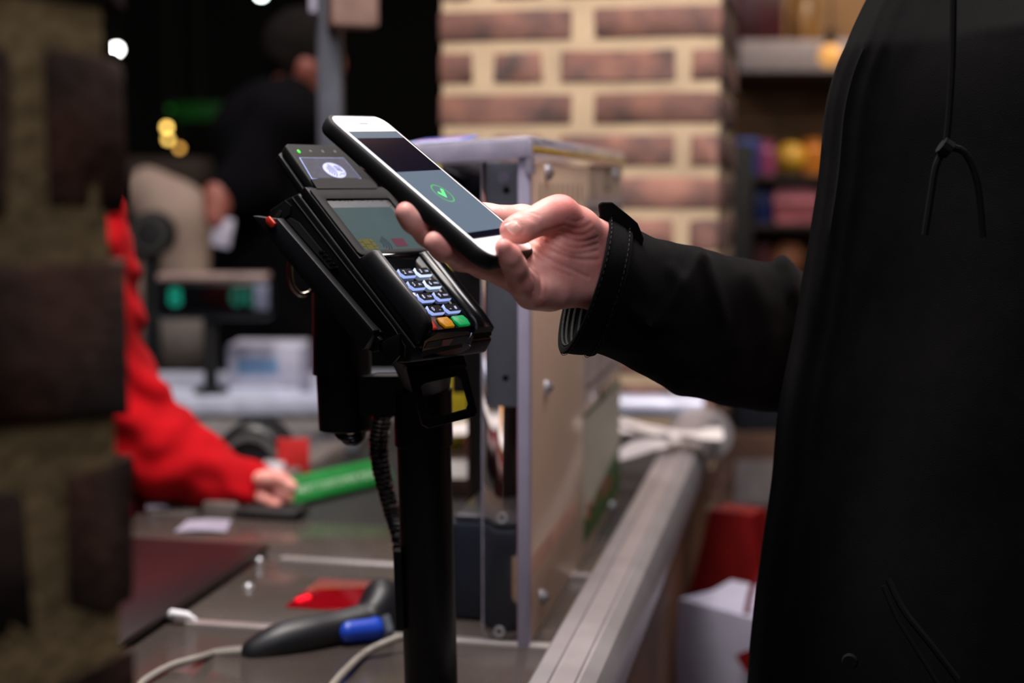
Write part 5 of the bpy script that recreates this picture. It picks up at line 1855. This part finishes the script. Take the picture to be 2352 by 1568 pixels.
# ------------------------------------------------------------------ right background: shelves with goods, cartons, bags
Yr = 4.7
RK = empty('shop_rack', T(at(1800, 430, Yr).x, Yr, 0), 'brown wooden shop rack with white sign board behind the customer', 'rack')
wood = mat('dim_wood', (128, 92, 52), 0.6, var=0.2, vscale=6)
xl, xr = at(1690, 430, Yr).x, at(1690, 430, Yr).x + .95
bm = bmesh.new()
box(bm, xl, xr, Yr + .3, Yr + .33, 0, 2.4)
obj('back_board', bm, wood, RK)
for k in range(6):
    z0_ = at(1800, 292 - 20 * k, Yr + .29).z
    bm = bmesh.new()
    box(bm, xl, xr, Yr + .285, Yr + .30, z0_, z0_ + .026, .002)
    obj('plank', bm, wood, RK)
for py in (402, 512, 640, 800):
    z_ = at(1800, py, Yr).z
    bm = bmesh.new()
    box(bm, xl, xr, Yr - .02, Yr + .30, z_ - .02, z_, .002)
    obj('shelf', bm, mat('dark_shelf', (44, 34, 30), 0.6), RK)
bm = bmesh.new()
z0_, z1_ = at(1800, 165, Yr - .02).z, at(1800, 92, Yr - .02).z
box(bm, xl, xr - .0, Yr - .03, Yr + .29, z0_, z1_, .004)
obj('sign_board', bm, mat('dull_white_board', (150, 140, 142), 0.6), RK)
bm = bmesh.new()
box(bm, xl - .02, xl + .05, Yr - .05, Yr + .3, 0, at(1700, 330, Yr).z, .003)
obj('upright', bm, matt_black, RK)
zsh = {py: at(1800, py, Yr).z for py in (402, 512, 640)}


def ware(kind, px, w, h, py, col, lab, rough=.4):
    x = at(px, 430, Yr).x
    z = zsh[py] if py in zsh else at(1800, py, Yr).z
    bm = bmesh.new()
    y = Yr + .1
    if kind == 'box':
        box(bm, x - w / 2, x + w / 2, y - .06, y + .06, z, z + h, .004)
    elif kind == 'jar':
        tube(bm, [(x, y, z), (x, y, z + h * .1), (x, y, z + h * .7), (x, y, z + h * .8), (x, y, z + h)], [w * .46, w * .5, w * .5, w * .4, w * .4], 18)
    elif kind == 'ball':
        t = bmesh.new()
        bmesh.ops.create_uvsphere(t, u_segments=18, v_segments=12, radius=w / 2)
        merge(bm, t, T(x, y, z + w / 2))
    elif kind == 'tray':
        loft(bm, [[(x + sx * w / 2 * q, y + sy * .09 * q, z + zz_) for sx, sy in ((-1, -1), (1, -1), (1, 1), (-1, 1))] for q, zz_ in ((.85, 0), (1, h * .6), (1.02, h * .62), (.9, h), (.3, h * 1.15))])
    o = obj({'box': 'goods_box', 'jar': 'goods_jar', 'ball': 'goods_ball', 'tray': 'goods_tray'}[kind], bm, mat('ware_%s_%d_%d' % (kind, px, py), col, rough, var=.2, vscale=14))
    return tag(o, lab, {'box': 'box', 'jar': 'jar', 'ball': 'ball', 'tray': 'tray'}[kind])


ware('box', 1722, .075, .12, 402, (40, 70, 150), 'blue box at the left end of the upper rack shelf')
ware('jar', 1768, .075, .115, 402, (150, 70, 110), 'plum pink jar beside the blue box on the rack')
ware('ball', 1828, .11, .11, 402, (210, 160, 50), 'round yellow pack on the upper rack shelf')
ware('jar', 1880, .085, .12, 402, (200, 120, 40), 'orange jar right of the round yellow pack')
ware('box', 1762, .055, .10, 512, (40, 60, 130), 'small blue box on the middle rack shelf')
ware('tray', 1832, .15, .11, 512, (226, 130, 140), 'pink topped tray on the middle rack shelf')
ware('jar', 1768, .07, .11, 640, (130, 76, 80), 'dull rose jar on the lower rack shelf')
ware('ball', 1828, .12, .12, 640, (200, 130, 90), 'round peach coloured pack on the lower rack shelf')
z_t = at(1800, 92, Yr - .02).z
zsh[92] = z_t
ware('box', 1745, .15, .2, 92, (60, 14, 20), 'dark red box on top of the white sign board')
ware('jar', 1850, .10, .16, 92, (120, 84, 40), 'gold brown jar on top of the white sign board')
lamp('warm_globe', 1906, 128, 4.3, .035, (210, 150, 80), 1.0, 'dim warm globe lamp next to the upper coat edge')

# cartons on the floor beside the counter
for k, (px, Yk, w, z0_, h, col, lab) in enumerate(((1740, 3.25, .34, 0, .30, (120, 84, 60), 'lowest brown carton of the stack beside the pillar'), (1735, 3.25, .32, .30, .26, (150, 104, 66), 'middle brown carton of the stack beside the pillar'),
                                              (1745, 3.25, .30, .56, .22, (104, 76, 60), 'upper brown carton of the stack beside the pillar'), (1790, 3.3, .28, .78, .10, (30, 36, 48), 'dark navy crate on top of the carton stack'))):
    P = at(px, 900, Yk)
    M_ = T(P.x, Yk, z0_) @ Matrix.Rotation(.05 * (k - 1), 4, 'Z')
    bm = bmesh.new()
    box(bm, -w / 2, w / 2, -.17, .17, .0, h, .004)
    o = obj('carton' if k < 3 else 'crate', bm, mat('carton_%d' % k, col, 0.8, var=.15, vscale=8), None, M_)
    tag(o, lab, 'carton' if k < 3 else 'crate')
    bm = bmesh.new()
    if k < 3:
        box(bm, -w / 2 - .0006, w / 2 + .0006, -.025, .025, h - .05, h + .0006)
        obj('tape', bm, mat('carton_tape', (170, 134, 96), 0.4), o, M_)
        bm = bmesh.new()
        box(bm, -w * .3, w * .25, -.1708, -.1698, h * .3, h * .75)
        obj('label_print', bm, mat('carton_print_%d' % k, ((60, 44, 40), (196, 130, 60), (150, 140, 140))[k], 0.7), o, M_)
    else:
        box(bm, -w / 2 - .003, w / 2 + .003, -.173, .173, h, h + .02, .004)
        obj('rim', bm, mat('crate_rim', (170, 160, 170), 0.5), o, M_)

# low bag shelf on the counter side with two carrier bags
xs = CR + .003
bm = bmesh.new()
box(bm, xs, xs + .30, 1.45, 2.5, .40, .415, .002)
for yy in (1.5, 2.42):
    box(bm, xs, xs + .28, yy, yy + .012, .33, .40)
BS = tag(obj('bag_shelf', bm, mat('shelf_wire_brown', (90, 64, 46), 0.6), None, LANE.M), 'low brown shelf fixed to the side of the checkout under the rail', 'shelf')
WBG = Frame(LANE.w(xs + .17, 1.86, .416), (math.cos(-.75), math.sin(-.75), 0), (-math.sin(-.75), math.cos(-.75), 0), (0, 0, 1))
bg = empty('carrier_bag', WBG.M, 'white carrier bag with red print standing under the rail end', 'bag')
wm = mat('bag_white', (168, 166, 186), 0.5, var=0.05)
rm = mat('bag_red', (112, 8, 9), 0.45, var=0.1)
bm = bmesh.new()
rg_ = []
for i in range(9):
    z = .35 * i / 8
    w, d = .155, .075 - .012 * i / 8
    rg_.append([(x * (1 + .03 * noise.noise(Vector((x * 9, y * 9, z * 8)))), y * (1 + .06 * noise.noise(Vector((x * 8, y * 30, z * 9)))), z) for x, y in [(-w, -d), (-w * .5, -d * 1.1), (0, -d * 1.15), (w * .5, -d * 1.1), (w, -d), (w * .93, 0), (w, d), (0, d * 1.1), (-w, d), (-w * .93, 0)]])
loft(bm, rg_)
obj('bag_body', bm, wm, bg, WBG.M, 50)
bm = bmesh.new()
rr_ = arc_band(.0, .255, .065, .028, -2.3, 2.3, 16)
prism(bm, rr_, 0, .001)
obj('red_print', bm, rm, bg, WBG.M @ T(0, -.092, 0) @ Matrix.Rotation(PI / 2, 4, 'X'))
bm = bmesh.new()
box(bm, -.157, .157, -.0925, -.0915, .03, .07)
obj('red_band', bm, rm, bg, WBG.M)
for s_ in (-1, 1):
    bm = bmesh.new()
    tube(bm, [Vector(v) for v in spline([(-.05, s_ * .06, .345), (-.04, s_ * .05, .40), (0, s_ * .045, .425), (.04, s_ * .05, .40), (.05, s_ * .06, .345)], 5)], .004, 8)
    obj('handle', bm, rm, bg, WBG.M)
RBG = Frame(LANE.w(xs + .07, 2.14, .416), (math.cos(-.6), math.sin(-.6), 0), (-math.sin(-.6), math.cos(-.6), 0), (0, 0, 1))
bg2 = empty('carrier_bag', RBG.M, 'tall red carrier bag behind the white one under the rail', 'bag')
bm = bmesh.new()
rg_ = []
for i in range(10):
    t_ = i / 9
    z = .42 * t_
    w, d = .125 * (1 - .72 * t_), .06 * (1 - .6 * t_)
    rg_.append([(x * (1 + .06 * noise.noise(Vector((x * 12, y * 9, z * 9)))), y, z) for x, y in [(-w, -d), (-w * .4, -d * 1.2), (w * .4, -d * .9), (w, -d), (w * .9, 0), (w, d), (0, d * 1.1), (-w, d), (-w * .9, 0)]])
loft(bm, rg_)
obj('bag_body', bm, rm, bg2, RBG.M, 60)
bm = bmesh.new()
prism(bm, [(.03 * math.cos(a), .10 + .03 * math.sin(a)) for a in np.linspace(0, 2 * PI, 20, endpoint=False)], 0, .001)
obj('white_print', bm, wm, bg2, RBG.M @ T(0, -.072, 0) @ Matrix.Rotation(PI / 2, 4, 'X'))
